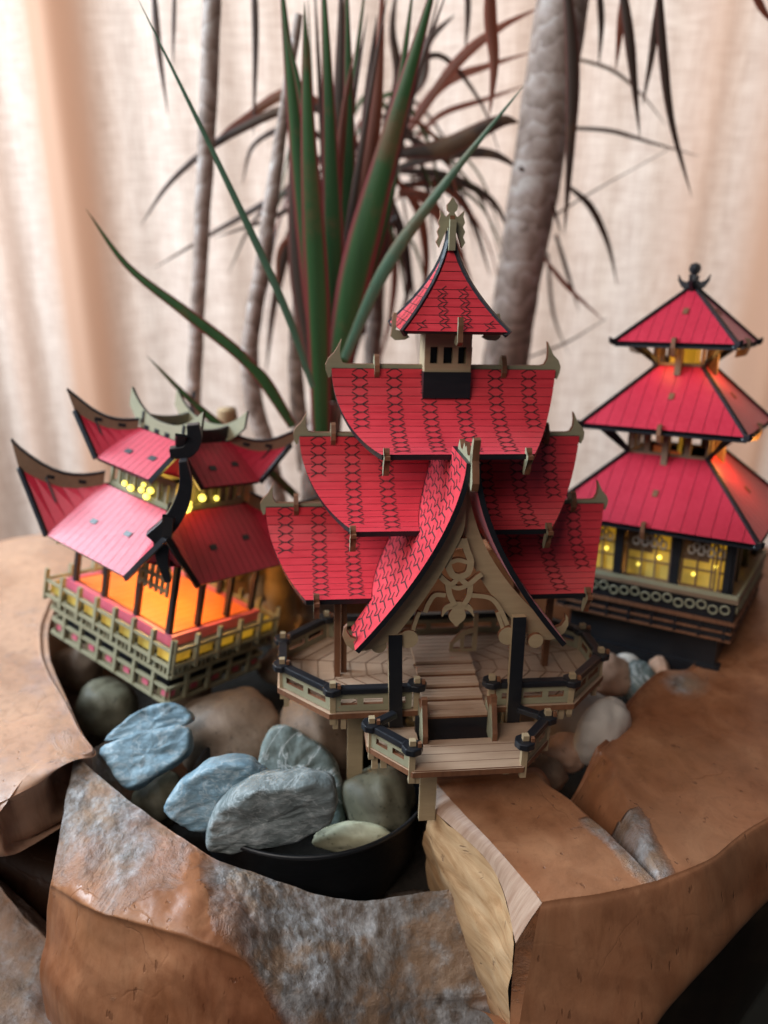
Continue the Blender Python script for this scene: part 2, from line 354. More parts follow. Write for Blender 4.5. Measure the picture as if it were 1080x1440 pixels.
# left ledge: inner wall bottom, rim, top, outer edge, face, underside
inner = [(-3, 37.5, 0), Z(300, 800, 0), Z(170, 790, 0), Z(95, 825, 0), Z(64, 870, 0), Z(60, 915, 0), Z(74, 958, 0), Z(97, 1000, 0), Z(118, 1035, 0), Z(134, 1060, 0), Z(120, 1067, 0)]
inner = [V(p) for p in inner]
outer = [V((-3, 43, 0)), V((-12, 41, 0)), V((-20, 39, 0)), V((-25, 34, 0)), V((-27, 29, 0)), V((-27, 24, 0)), V((-24, 20.5, -.2)), Z(-60, 1155, -.1), Z(0, 1134, 0), Z(58, 1100, 0), Z(72, 1074, -.05)]
mid = [a.lerp(b, .55)+V((0, 0, .25)) for a, b in zip(inner, outer)]
rimb = [V((p.x*1.02, p.y+.15, -.35)) for p in inner]
wallb = [p+V((-.7 if p.x < -5 else 0, .6, -6)) for p in inner]
lw = lambda p, u, v: .10
facem = [V((p.x, p.y+.05, -.85)) for p in outer]; faceb = [V((p.x*.98, p.y*1.0+.25, -1.7)) for p in outer]; und = [V((p.x*.86, p.y+3.0, -2.4)) for p in outer]; undb = [V((p.x*.72, p.y+6.0, -5)) for p in outer]
outer2 = [p.lerp(q, .06)+V((0, 0, .02)) for p, q in zip(outer, inner)]; inner2 = [p.lerp(q, .03)+V((0, 0, .03)) for p, q in zip(inner, outer)]
l_all = [wallb, rimb, inner, inner2, mid, outer2, outer, facem, faceb, und, undb]; LC = Z(112, 1072, -.9)
l_all = [r+[r[-1].lerp(LC, .35)+V((.06, .1, 0)), r[-1].lerp(LC, .75)+V((.08, .5, -.2)), LC+V((.1, 1.2, -.6))] for r in l_all]
loft('left_ledge', l_all, 190, 100, mats=WOODL, weather=lw, amp=.10)  # paler wood: part dusty tone, part window sheen put into its colour

# front hump with grey weathered saddle
r1 = [Z(114, 1068, -.12), Z(165, 1115, -.4), Z(215, 1153, -.7), Z(290, 1200, -1.0), Z(340, 1218, -1.4), Z(400, 1242, -2.0), Z(470, 1262, -2.5), Z(550, 1262, -2.7), Z(640, 1250, -2.7)]
r0 = [p+V((.3, .8, -3)) for p in r1]; r05 = [p+V((.05, .12, -.35)) for p in r1]
r2 = [Z(92, 1150, -.75), Z(135, 1180, -.75), Z(205, 1218, -.85), Z(282, 1255, -1.0), Z(345, 1275, -1.5), Z(420, 1305, -2.5), Z(500, 1330, -3.5), Z(590, 1330, -4.2), Z(680, 1320, -4.2)]
r3 = [Z(76, 1240, -1.6), Z(125, 1262, -1.15), Z(200, 1288, -1.15), Z(270, 1312, -1.3), Z(335, 1338, -1.8), Z(410, 1372, -2.9), Z(510, 1400, -4.4), Z(600, 1395, -5.4), Z(700, 1385, -5.4)]
r3b = [Z(74, 1262, -2.2), Z(122, 1285, -1.65), Z(200, 1310, -1.6), Z(270, 1334, -1.75), Z(335, 1360, -2.3), Z(410, 1398, -3.4), Z(515, 1425, -4.9), Z(605, 1420, -6.0), Z(705, 1410, -6.0)]
r4 = [Z(70, 1320, -3.6), Z(115, 1355, -3.1), Z(200, 1385, -3.0), Z(280, 1415, -3.2), Z(350, 1445, -3.7), Z(430, 1480, -4.9), Z(530, 1500, -6.4), Z(620, 1500, -7.4), Z(720, 1490, -7.4)]
r5 = [Z(62, 1390, -5.0), Z(110, 1450, -5.2), Z(200, 1490, -5.5), Z(290, 1520, -5.8), Z(370, 1550, -6.3), Z(450, 1580, -7.4), Z(550, 1600, -8.9), Z(640, 1600, -9.9), Z(730, 1600, -9.9)]
r6 = [p+V((0, .5, -5)) for p in r5]; r7 = [p+V((0, 3, -9)) for p in r5]
r_all = [r0, r05, r1, r2, r3, r3b, r4, r5, r6, r7]
r_all = [[p[0]+V((.9, 4.2, -1.6)), p[0]+V((-.22, .75, -.3))]+p for p in r_all]
def hump_w(p, u, v):
    u = max(0, (u*10-2)/8)
    # v rows: 9 rows -> row index
    r = v*9; s = .0
    edge = 3.75+.40*math.sin(u*14)+.25*math.sin(u*31+2)
    k = max(0, min(1, (u-.45)/.15)); e1 = edge+(u-.45)*11*k
    s = 1-max(0, min(1, (r-e1+1.2)/1.7))
    s *= .74+.34*math.sin(u*11+1.2)*(1-k)*max(0, 1-r/6)+.26*k
    s -= .55*math.exp(-((u-.33-.01*r)/.030)**2)*math.exp(-((r-3.2)/1.2)**2)
    return s*.95
def hump_d(p, u, v):
    r = v*9; f = hump_w(p, u, v)
    k = noise.noise(V((p.x*.7, p.y*.9, p.z*.7)))*.26+noise.noise(p*2.2)*.06+noise.noise(V((p.x*5, p.y*5, p.z*2.5)))*.05+noise.noise(p*11)*.025*f
    return V((0, -.2, -.9))*(.16*f)+V((0, -.4, .8))*k*(.25+.9*f)
loft('front_root', r_all, 330, 260, weather=hump_w, disp=hump_d, amp=.14)
# lower root at the bottom left corner
q1 = [Z(-160, 1180, -4.5), Z(-40, 1225, -4.8), Z(20, 1290, -5.0), Z(66, 1330, -5.4)]
q2 = [Z(-170, 1270, -5.2), Z(-60, 1300, -5.5), Z(0, 1350, -5.8), Z(92, 1400, -6.6)]
q3 = [Z(-180, 1400, -7.0), Z(-60, 1440, -7.2), Z(20, 1490, -7.4), Z(140, 1520, -8.0)]
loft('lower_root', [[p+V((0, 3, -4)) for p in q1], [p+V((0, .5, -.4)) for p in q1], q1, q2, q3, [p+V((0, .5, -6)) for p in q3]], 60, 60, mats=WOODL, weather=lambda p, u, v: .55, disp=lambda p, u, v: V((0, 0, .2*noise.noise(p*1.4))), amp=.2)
# right slab top and front
fe = [Z(762, 1270, 0), Z(830, 1259, .02), Z(900, 1244, 0), Z(935, 1235, -.05), Z(1000, 1207, .05), Z(1080, 1150, .1), V((18.2, 21, .1)), V((22, 26, .3)), V((22, 33, .4)), V((15, 40, .3)), V((-3, 43, 0))]
ie = [Z(612, 1099, 0), Z(675, 1092, 0), Z(745, 1086, 0), Z(800, 1075, .0), Z(855, 1045, 0), Z(890, 985, 0), Z(932, 944, 0), Z(985, 928, 0), V((15.5, 33, .1)), V((9, 37, 0)), V((-3, 37.5, 0))]
GA, GB = Z(800, 1070, 0), Z(925, 1236, 0)
def slab_d(p, u, v):
    ab = GB-GA; t = ((p-GA).dot(ab))/ab.dot(ab); c = GA+ab*max(0, min(1, t)); d = (V((p.x, p.y, 0))-V((c.x, c.y, 0))).length
    tt = max(0, min(1, t)); hw = lerp(1.55, .10, tt**.8)*(1+.25*noise.noise(p*1.1)); g = max(0, 1-d/hw)
    g = g*g*(3-2*g)*(1.0 if -.4 < t < 1.0 else 0)
    return V((0, 0, -2.0*(1-tt)**.6*g+.25*math.sin(p.x*.35+1)*(1-math.exp(-max(0, p.x-6)*.3))))
def slab_w(p, u, v):
    ab = GB-GA; t = ((p-GA).dot(ab))/ab.dot(ab); c = GA+ab*max(0, min(1, t)); d = (V((p.x, p.y, 0))-V((c.x, c.y, 0))).length
    side = (p-c).x
    hw = lerp(1.35, .35, max(0, min(1, t)))
    s = 1.0 if d < hw else max(0, 1-(d-hw)/.35)
    if t > 1.12 or t < .5: s = 0
    s *= .62
    s2 = math.exp(-((p-Z(908, 1185, 0)).length/.55)**2)*.7
    s3 = math.exp(-((p-Z(965, 957, 0)).length/.8)**2)*.9
    return max(s, s3)
fe1 = [p.lerp(q, .035)+V((0, 0, .03)) for p, q in zip(fe, ie)]
m1 = [p.lerp(q, .35)+V((0, 0, .10)) for p, q in zip(fe, ie)]; m2 = [p.lerp(q, .7)+V((0, 0, .08)) for p, q in zip(fe, ie)]
ie1 = [p.lerp(q, .05)+V((0, 0, .0)) for p, q in zip(ie, fe)]; iew = [p+V((-.1, .15, -.5)) for p in ie]; iewb = [p+V((.3, .2, -6)) for p in ie]
loft('right_slab', [fe, fe1, m1, m2, ie1, ie, iew, iewb], 330, 130, weather=slab_w, disp=slab_d, amp=.06)
bt = [Z(718, 1470, -4.6), Z(830, 1500, -5.0), Z(900, 1470, -4.6), Z(940, 1420, -4.0), Z(1005, 1345, -3.2), Z(1085, 1262, -2.7), V((17.8, 21.6, -2.8)), V((21.5, 26.5, -3)), V((21.5, 33.5, -3)), V((15, 40.5, -3)), V((-3, 43.5, -3))]
edge0 = [p+V((0, 0, 0)) for p in fe]
fm = [p.lerp(q, .12)+V((-.05, -.12, .1)) for p, q in zip(fe, bt)]; fm2 = [p.lerp(q, .5)+V((0, -.18, 0)) for p, q in zip(fe, bt)]
und = [p+V((-.6, 1.6, -.9)) for p in bt]; und2 = [p+V((-2, 4, -4)) for p in bt]
loft('right_slab_front', [edge0, fm, fm2, bt, und, und2], 220, 90, weather=lambda p, u, v: .002, amp=.06)
# chamfer and sawn face of the block
T_ = [Z(612, 1099, 0), Z(655, 1143, 0), Z(700, 1190, 0), Z(735, 1233, 0), Z(762, 1270, 0)]
C_ = [Z(607, 1138, -.55), Z(642, 1168, -.5), Z(683, 1208, -.55), Z(708, 1255, -.9), Z(725, 1326, -1.45)]
D_ = [Z(596, 1190, -2.4), Z(626, 1250, -2.9), Z(660, 1315, -3.5), Z(692, 1375, -4.0), Z(716, 1426, -4.5)]
E_ = [p+V((.6, .6, -5)) for p in D_]
loft('sawn_chamfer', [T_, [a.lerp(b, .5)+V((-.03, -.03, .03)) for a, b in zip(T_, C_)], C_], 60, 16, mats=CHAM, amp=.03)
loft('sawn_face', [C_, [a.lerp(b, .5)+V((-.06, -.02, 0)) for a, b in zip(C_, D_)], D_, E_], 90, 60, mats=SAWN, disp=lambda p, u, v: V((.10*noise.noise(p*1.5), 0, .05*noise.noise(p*4))), amp=.05)
loft('block_corner', [T_[-1:]+[Z(764, 1330, -1.6), Z(764, 1450, -4.3)], C_[-1:]+[Z(720, 1380, -3.0), Z(716, 1450, -4.9)]], 40, 14, amp=.02, weather=lambda p, u, v: .2)
# raised wood behind the pagoda at the far right
b1 = [Y(985, 905, 32), Y(1040, 862, 33), Y(1090, 815, 34), Y(1200, 790, 35)]
loft('rear_root', [[p+V((0, -2.0, -6)) for p in b1], [p+V((0, -1.4, -2.0)) for p in b1], [p+V((0, -.3, -.3)) for p in b1], b1, [p+V((0, 2, .3)) for p in b1], [p+V((0, 5, -6)) for p in b1]], 50, 40, amp=.4)

# soil and basin
mb = MB(); vs = [(1, 28, -4.6)]; n = 64
for r in [.15, .3, .45, .6, .75, .9, 1.0]:
    for k in range(n):
        x = 1+15*r*math.cos(2*math.pi*k/n); y = 28+8.6*r*math.sin(2*math.pi*k/n); vs.append((x, y, -4.6+.4*noise.noise(V((x*.6, y*.6, 0)))))
fs = [(0, 1+k, 1+(k+1) % n) for k in range(n)]+[(1+j*n+k, 1+j*n+(k+1) % n, 1+(j+1)*n+(k+1) % n, 1+(j+1)*n+k) for j in range(6) for k in range(n)]
mb.add(vs, fs); mb.build('dark_soil', SOIL, smooth=True, kind='stuff')
# solid body of the root below the carved rim
mb = MB(); n = 120; vs = []; rows = []
for z, kx, ky, yc in [(-4.9, .60, .45, 29), (-4.9, .92, .80, 29), (-4.6, .985, .90, 29), (-6, 1.0, .945, 29), (-10, 1.0, .96, 29), (-18, .92, .90, 29), (-30, .80, .8, 29), (-40.2, .86, .86, 29)]:
    for k in range(n):
        a = 2*math.pi*k/n; c = V((-2+22.5*kx*math.cos(a), yc+(10.6 if math.sin(a) < 0 else 13)*ky*math.sin(a), z)); g = noise.noise(V((math.cos(a)*2.2, math.sin(a)*2.2, z*.12)))
        vs.append(c+V((math.cos(a)*g*2.2, math.sin(a)*g*1.6, 0))-PO)
mb.add(vs, [(j*n+k, j*n+(k+1) % n, (j+1)*n+(k+1) % n, (j+1)*n+k) for j in range(7) for k in range(n)]+[list(range(n-1, -1, -1))], 0, [.002]*len(vs)); mb.build('lower_body', WOODD, planter, smooth=True)  # near-black wood colour carries the shade of the crevice
bc = Z(440, 1085, -1.25); fr_ = Z(440, 1202, -1.25); br = (bc-fr_).length
mb = MB(); prof = [(.80, -3.2), (.93, -1.6), (.975, -.25), (1.0, 0), (1.025, .02), (1.03, -.12), (1.0, -.22), (.965, -1.7), (.84, -3.4)]; n = 96
vs = [(bc.x+br*1.12*r*math.cos(2*math.pi*k/n), bc.y+br*r*math.sin(2*math.pi*k/n), -1.25+z) for r, z in prof for k in range(n)]
mb.add(vs, [(i*n+k, i*n+(k+1) % n, (i+1)*n+(k+1) % n, (i+1)*n+k) for i in range(len(prof)-1) for k in range(n)])
mb.build('plastic_basin', BASIN, smooth=True, label='round black plastic basin set inside the wooden planter around the stones', cat='basin')

# ------------------------------------------------------------------ stones
def pebble(name, c, r, mat, rot=(0, 0, 0), lab='', seed=0, pw=1.0, rough=.11, cut=None, n=40, cat_='stone'):
    mb = MB(); vs = []; m = n//2
    for j in range(m+1):
        th = math.pi*j/m
        for i in range(n):
            ph = 2*math.pi*i/n; d = V((math.sin(th)*math.cos(ph), math.sin(th)*math.sin(ph), math.cos(th)))
            q = V([math.copysign(abs(x)**pw, x) for x in d])
            k = 1+rough*1.6*noise.noise(d*1.1+V((seed*3.1, 0, 0)))+rough*.8*noise.noise(d*2.8+V((seed*1.7, 5, 0)))
            if pw < 1: k += .03*noise.noise(d*9+V((seed, 0, 2)))
            vs.append(V((q.x*r[0], q.y*r[1], q.z*r[2]))*k)
    fs = [(j*n+i, j*n+(i+1) % n, (j+1)*n+(i+1) % n, (j+1)*n+i) for j in range(m) for i in range(n)]
    mb.add(vs, fs); o = mb.build(name, mat, smooth=True, label=lab, cat=cat_)
    o.location = Vector(c)*S; o.rotation_euler = rot; return o
def slab_stone(name, pix, z0, z1, mat, lab, thick=.9, seed=0, tilt=None):
    """flat stone: face outline given by pixels between heights z0 (lower edge) and z1 (upper edge), thickness away from the camera"""
    ys = [p[1] for p in pix]; a, b = max(ys), min(ys)
    P = [Z(x, y, lerp(z0, z1, (a-y)/(a-b))) for x, y in pix]; P = cat(P+[P[0]], 97)[:-1]; P = [(p+P[(i+3) % 96]+P[i-3])/3 for i, p in enumerate(P)]; c0 = sum(P, V())/96; P = [c0+(p-c0)*(1.04+.035*noise.noise(p*1.8+V((seed, 0, 0)))) for p in P]
    c = sum(P, V())/len(P); nrm = V()
    for i in range(len(P)): nrm += (P[i]-c).cross(P[(i+1) % len(P)]-c)
    nrm.normalize()
    if nrm.dot(V((0, 0, CH))-c) < 0: nrm = -nrm
    mb = MB(); n = len(P); rings = []
    for sgn_d, ins in [(0.0, .0), (0.0, .12), (.0, .25), (.0, .37), (0.0, .5), (.0, .62), (-.0, .74), (.0, .84), (-.02, .91), (-.06, .95), (-.14, .985), (-.3, 1.0), (-.5, 1.01), (-.75, .99), (-.92, .95), (-1.0, .85), (-1.0, .5), (-1.0, .0)]:
        rings.append([c+(p-c)*max(ins, .001)+nrm*(sgn_d*thick+.0) for p in P])
    vs = [q+nrm*(.10*noise.noise(q*1.3+V((seed, 0, 0)))+.05*noise.noise(q*3.2)+.07*noise.noise(V((q.x*1.5+q.z, q.y*2, q.z*6-q.x*2)))+.03*noise.noise(q*9))+(q-c)*.05*noise.noise(q*2+V((seed, 4, 0)))-c for r in rings for q in r]
    mb.add(vs, [(j*n+i, j*n+(i+1) % n, (j+1)*n+(i+1) % n, (j+1)*n+i) for j in range(len(rings)-1) for i in range(n)])
    o = mb.build(name, mat, smooth=True, label=lab, cat='stone'); o.location = c*S; return o
slab_stone('slate_stone', [(290, 1196), (292, 1168), (318, 1135), (362, 1112), (440, 1108), (468, 1122), (468, 1150), (440, 1178), (372, 1198), (305, 1204)], -1.6, 1.0, SLATEF, 'long grey slate resting on the rim of the black basin, nearest of the flat stones', 1.0, 3)
slab_stone('slate_stone', [(226, 1140), (262, 1098), (312, 1076), (356, 1084), (374, 1108), (362, 1140), (300, 1172), (248, 1160)], -1.4, .85, SLATE, 'rounded blue grey slate leaning behind the long grey slate on the basin rim', .9, 7)
slab_stone('slate_stone', [(136, 1050), (180, 1034), (250, 1018), (266, 1034), (256, 1062), (212, 1092), (180, 1108), (158, 1085)], -1.0, .4, SLATE, 'bright blue slate lying on the planter edge below the left pavilion', .8, 11)
slab_stone('slate_stone', [(140, 1044), (190, 1002), (232, 988), (262, 1000), (262, 1018), (200, 1034)], -.6, .5, SLATE, 'narrow blue slate wedged under the corner of the left pavilion', .6, 15)
slab_stone('slate_stone', [(362, 1076), (372, 1036), (392, 1020), (424, 1034), (466, 1066), (482, 1130), (470, 1176), (392, 1150), (368, 1110)], -2.4, .4, SLATEG, 'dark green grey slate standing upright behind the long grey slate', 1.2, 19)
def P3(px, py, z): return Z(px, py, z)
def peb_px(px, py, z, rx, ry, mat, lab, seed, rot=(0, 0, 0), flat=1.0):
    c = Z(px, py, z); f = c.y*CP-(c.z-CH)*SP; k = f/1080
    return pebble('pebble', c, (rx*k, ry*k*1.1*flat, ry*k), mat, rot, lab, seed)
peb_px(326, 1030, -1.8, 76, 58, ST_BROWN, 'large round brown pebble between the left pavilion and the upright slate', 1)
peb_px(452, 1040, -1.9, 58, 74, ST_BROWN, 'brown pebble under the left rail of the middle model, behind the upright slate', 2)
peb_px(150, 995, -2.2, 44, 40, ST_OLIVE, 'olive pebble in the shade under the long side of the left pavilion', 3)
peb_px(532, 1126, -1.9, 52, 46, ST_OLIVE, 'dark olive pebble under the front platform of the middle model', 4)
peb_px(497, 1179, -2.15, 54, 25, ST_CREAM, 'smooth cream pebble just inside the front rim of the black basin', 5, (0, 0, 0), .6)
peb_px(225, 1125, -2.6, 40, 34, ST_OLIVE, 'shaded olive pebble in the gap between the two blue slates', 6)
peb_px(108, 940, -2.4, 36, 34, ST_BROWN, 'shaded brown pebble against the left wall of the planter hole', 7)
peb_px(846, 1030, -.3, 44, 50, ST_WHITE, 'upright white pebble leaning on the edge of the right wooden slab', 8, (0, .3, .5), .5)
peb_px(800, 1002, -1.3, 56, 44, ST_WHITE, 'pale pebble below the right rail of the middle model', 9)
peb_px(790, 1058, -1.3, 34, 26, ST_PEACH, 'small peach pebble between the front platform and the white pebble', 10)
peb_px(762, 1090, -1.2, 36, 26, ST_BROWN, 'small brown pebble tucked beside the right wooden block', 11)
peb_px(848, 950, -1.0, 40, 30, ST_PEACH, 'peach pebble below the right corner of the middle model deck', 12)
peb_px(900, 962, -1.2, 22, 34, SLATEG, 'dark grey pebble at the foot of the right pagoda', 13)
peb_px(884, 935, -1.2, 26, 26, ST_WHITE, 'small pinkish white pebble in front of the right pagoda', 14)
peb_px(927, 950, -.9, 15, 26, ST_PEACH, 'slim orange pebble against the wooden slab beside the right pagoda', 15)
peb_px(255, 965, -2.6, 40, 30, ST_BROWN, 'shaded pebble under the near corner of the left pavilion', 16)
peb_px(420, 935, -2.6, 60, 30, ST_BROWN, 'brown pebble in the shade between the left pavilion and the middle model', 17)
peb_px(640, 1010, -3.0, 70, 40, ST_OLIVE, 'dark pebble hidden in shade below the stairs of the middle model', 18)

# ================================================================== MIDDLE MODEL
CL = V((1.756, 24.412, -15.308+CH)); CRr = (-.067, .030, .107)
house = empty('wooden_temple_model', CL, CRr, label='middle plywood temple model with three stacked red roofs, steep front gable and pointed turret', cat='wooden model', group='plywood pagoda models in the planter')
CM = Matrix.Translation(CL) @ Euler(CRr).to_matrix().to_4x4()
def cl(px, py, axis, val): return inloc(CM, px, py, axis, val)
class Prof:
    """curved profile of (d,z) points, addressed by arc length"""
    def __init__(s, f, n=80):
        s.p = [V((*f(i/n), 0)) for i in range(n+1)]; s.L = [0]
        for a, b in zip(s.p, s.p[1:]): s.L.append(s.L[-1]+(b-a).length)
        s.len = s.L[-1]
    def at(s, l):
        l = max(0, min(s.len, l)); i = 0
        while i < len(s.L)-2 and s.L[i+1] < l: i += 1
        t = (l-s.L[i])/max(1e-9, s.L[i+1]-s.L[i]); a, b = s.p[i], s.p[i+1]; d = (b-a).normalized(); q = a.lerp(b, t)
        return q.x, q.y, d.x, d.y        # d, z, tangent
PLT = .16
def kerf(mb, S3, a, b, wd=.03):
    """thin cut from (u,v) a to b on surface S3(u,v)->(point, normal)"""
    a = V(a); b = V(b); d = (b-a)
    if d.length < 1e-6: return
    nn = V((-d.y, d.x)).normalized()*wd/2
    k = max(1, int(abs(d.y)/.25)+0); L = []; R_ = []
    for i in range(k+1):
        q = a+d*(i/k)
        for LL, sg in ((L, 1), (R_, -1)):
            p, nr = S3(q.x+nn.x*sg, q.y+nn.y*sg); LL.append(p+nr*.012)
    n = len(L); mb.add(L+R_, [(i, i+1, n+i+1, n+i) for i in range(n-1)])
GG, GZ, GXX, GZL = 4.911, 8.207, 3.222, 2.54
def gab_x(z):
    d = max(0, min(1, (GZ-z)/(GZ-GZL))); return .20+(GXX-.20)*d**1.65
def tier(i, Rr, Zr, E, D, H, npl, clip):
    t = empty('roof_tier', parent=house, label=('top', 'middle', 'lowest')[i-1]+' curved red roof tier')
    th = math.radians(84)
    pr = Prof(lambda s: (.17+(D-.17)*(1-math.cos(s*th))/(1-math.cos(th)), Zr-(Zr-H)*math.sin(s*th)/math.sin(th)))
    def hw(d): return Rr-(Rr-E)*(d/D)
    for side in (-1, 1):     # front (-1) and back (+1) slope
        def S3(u, l):
            d, z, td, tz = pr.at(l); return V((u, side*d, z)), V((0, side*(-tz), td)) if True else None
        for k in range(npl):
            l0 = pr.len*k/npl+.009; l1 = pr.len*(k+1)/npl-.009
            lm = (l0+l1)/2; a = pr.at(l0); b = pr.at(l1)
            spans = [(-1, 1)]
            if clip and side == -1:
                spans = [(-1, None), (None, 1)]
            for s0, s1 in spans:
                def ux(q, s):
                    if s is None: return None
                    return s*hw(q[0])
                cl_, pts = [], []
                for q in (a, b):
                    g = gab_x(q[1])+.03
                    if s0 is None: x0, x1 = g, hw(q[0])
                    elif s1 is None: x0, x1 = -hw(q[0]), -g
                    else: x0, x1 = -hw(q[0]), hw(q[0])
                    pts.append((x0, x1, q))
                if abs(pts[0][1]-pts[0][0]) < .1: continue
                A = [S3(pts[0][0], l0)[0], S3(pts[0][1], l0)[0], S3(pts[1][1], l1)[0], S3(pts[1][0], l1)[0]]
                nr = S3(0, lm)[1].normalized()
                MB().prism(A, -nr*.07, 0, 1).build('plank', [RED, BLK], t)
        # backing sheet
        n = 14; mb = MB()
        for seg in ([(-1, None), (None, 1)] if (clip and side == -1) else [(-1, 1)]):
            A = []; B = []; A2 = []; B2 = []
            for k in range(n+1):
                l = pr.len*k/n; q = pr.at(l); g = gab_x(q[1])+.05; e = hw(q[0])-.004
                x0, x1 = (g, e) if seg[0] is None else ((-e, -g) if seg[1] is None else (-e, e))
                nr = S3(0, l)[1].normalized(); A.append(S3(x0, l)[0]-nr*.062); B.append(S3(x1, l)[0]-nr*.062); A2.append(A[-1]-nr*(PLT-.05)); B2.append(B[-1]-nr*(PLT-.05))
            m = n+1; fs = [];
            for k in range(n): fs += [(k, k+1, m+k+1, m+k), (2*m+k, 3*m+k, 3*m+k+1, 2*m+k+1), (k, 2*m+k, 2*m+k+1, k+1), (m+k, m+k+1, 3*m+k+1, 3*m+k)]
            fs += [(0, m, 3*m, 2*m), (m-1, 3*m-1, 4*m-1, 2*m-1)]
            mb.add(A+B+A2+B2, fs)
        mb.build('roof_backing', BLK, t)
        if side == -1:
            # laser-cut Y marks in vertical bands
            mb = MB(); band = 1.12; nb = int(Rr/band)+1
            for j in range(-nb, nb+1):
                xc = (j+(.5 if i == 1 else .3))*band
                for k in range(npl):
                    lc = pr.len*(k+.02)/npl; pl = pr.len/npl
                    d, z = pr.at(lc)[:2]; g = gab_x(z)+.15 if clip else 0
                    if abs(xc)+.35 > hw(d) or (clip and abs(xc)-.3 < g): continue
                    sg = 1 if (k+j) % 2 else -1; l0 = lc
                    if l0+pl*.42 > pr.len: continue
                    j0 = (xc+sg*.06, l0); kerf(mb, S3, (xc-sg*.08, l0), j0, .036)
                    if k: kerf(mb, S3, j0, (xc+sg*.26, l0-pl*.44), .042)
                    kerf(mb, S3, j0, (xc+sg*.26, l0+pl*.44), .042)
                    j1 = (xc-sg*.08, l0)
                    if k: kerf(mb, S3, j1, (xc-sg*.24, l0-pl*.36), .036)
                    kerf(mb, S3, j1, (xc-sg*.24, l0+pl*.36), .036)
            mb.build('cut_marks', KERF, t, kind='stuff')
    # ridge board with horns
    hs = .95 if i == 1 else .85
    ho = [(-.62, .13), (-.47, .17), (-.38, .36), (-.37, .62), (-.42, .95), (-.30, .72), (-.17, .50), (.02, .32), (.12, .10), (.10, -.12), (.02, -.34), (-.06, -.30), (-.10, -.02)]
    pts = [(Rr+x*hs, z*hs) for x, z in ho]
    full = [(-x, z) for x, z in reversed(pts)]+pts
    # upper contour left->right then lower
    up = [(-x, z) for x, z in pts][::-1]
    outline = [(p[0], p[1]) for p in [(-q[0], q[1]) for q in pts][::-1]]+pts
    MB().prism([V((x, -.09, Zr+z)) for x, z in outline], (0, .18, 0)).build('ridge_board', [GPLY, EDGE], t)
    # hooks at the eaves
    def hook(x, y, z, s=1):
        o = [(-.02, .20), (.10, .22), (.16, .10), (.17, -.10), (.16, -.42), (.08, -.62), (-.02, -.66), (-.10, -.55), (-.06, -.30), (.0, -.15), (.35, -.1), (.35, .02), (.0, .02)]
        MB().prism([V((x-.09, y-.0-a*s, z+b*s)) for a, b in o], (.18, 0, 0)).build('eave_hook', [GPLY, EDGE], t)
    return pr, hook, t
pr1, hk, t1 = tier(1, 3.789, 10.138, 2.339, 2.963, 7.974, 13, False)
for px in (543, 742): p = cl(px, 640, 1, -2.95); hk(p.x, -2.95, 7.97)
pr2, hk, t2 = tier(2, 4.864, 7.902, 3.092, 2.928, 5.532, 13, True)
for px in (496, 786): p = cl(px, 745, 1, -2.9); hk(p.x if px < 600 else 2.99, -2.9, 5.53)
pr3, hk, t3 = tier(3, 6.0, 5.465, 4.632, 3.074, 3.352, 13, True)
for px in (445, 824): p = cl(px, 842, 1, -3.05); hk(p.x, -3.05, 3.35)
# clips over the ridges
for t, xs, zz in ((t1, (-2.25, 1.95), 10.138), (t2, (-3.65, 3.6), 7.9), (t3, (-4.9, 4.8), 5.465)):
    for x in xs:
        MB().prism([V((x-.08, y, zz+z)) for y, z in [(-.2, -.28), (-.30, -.1), (-.28, .12), (-.12, .38), (0, .44), (.15, .36), (.28, .1), (.24, -.25), (.1, -.2), (.1, .1), (-.1, .1), (-.1, -.22)]], (.16, 0, 0)).build('ridge_clip', [GPLY, EDGE], t)
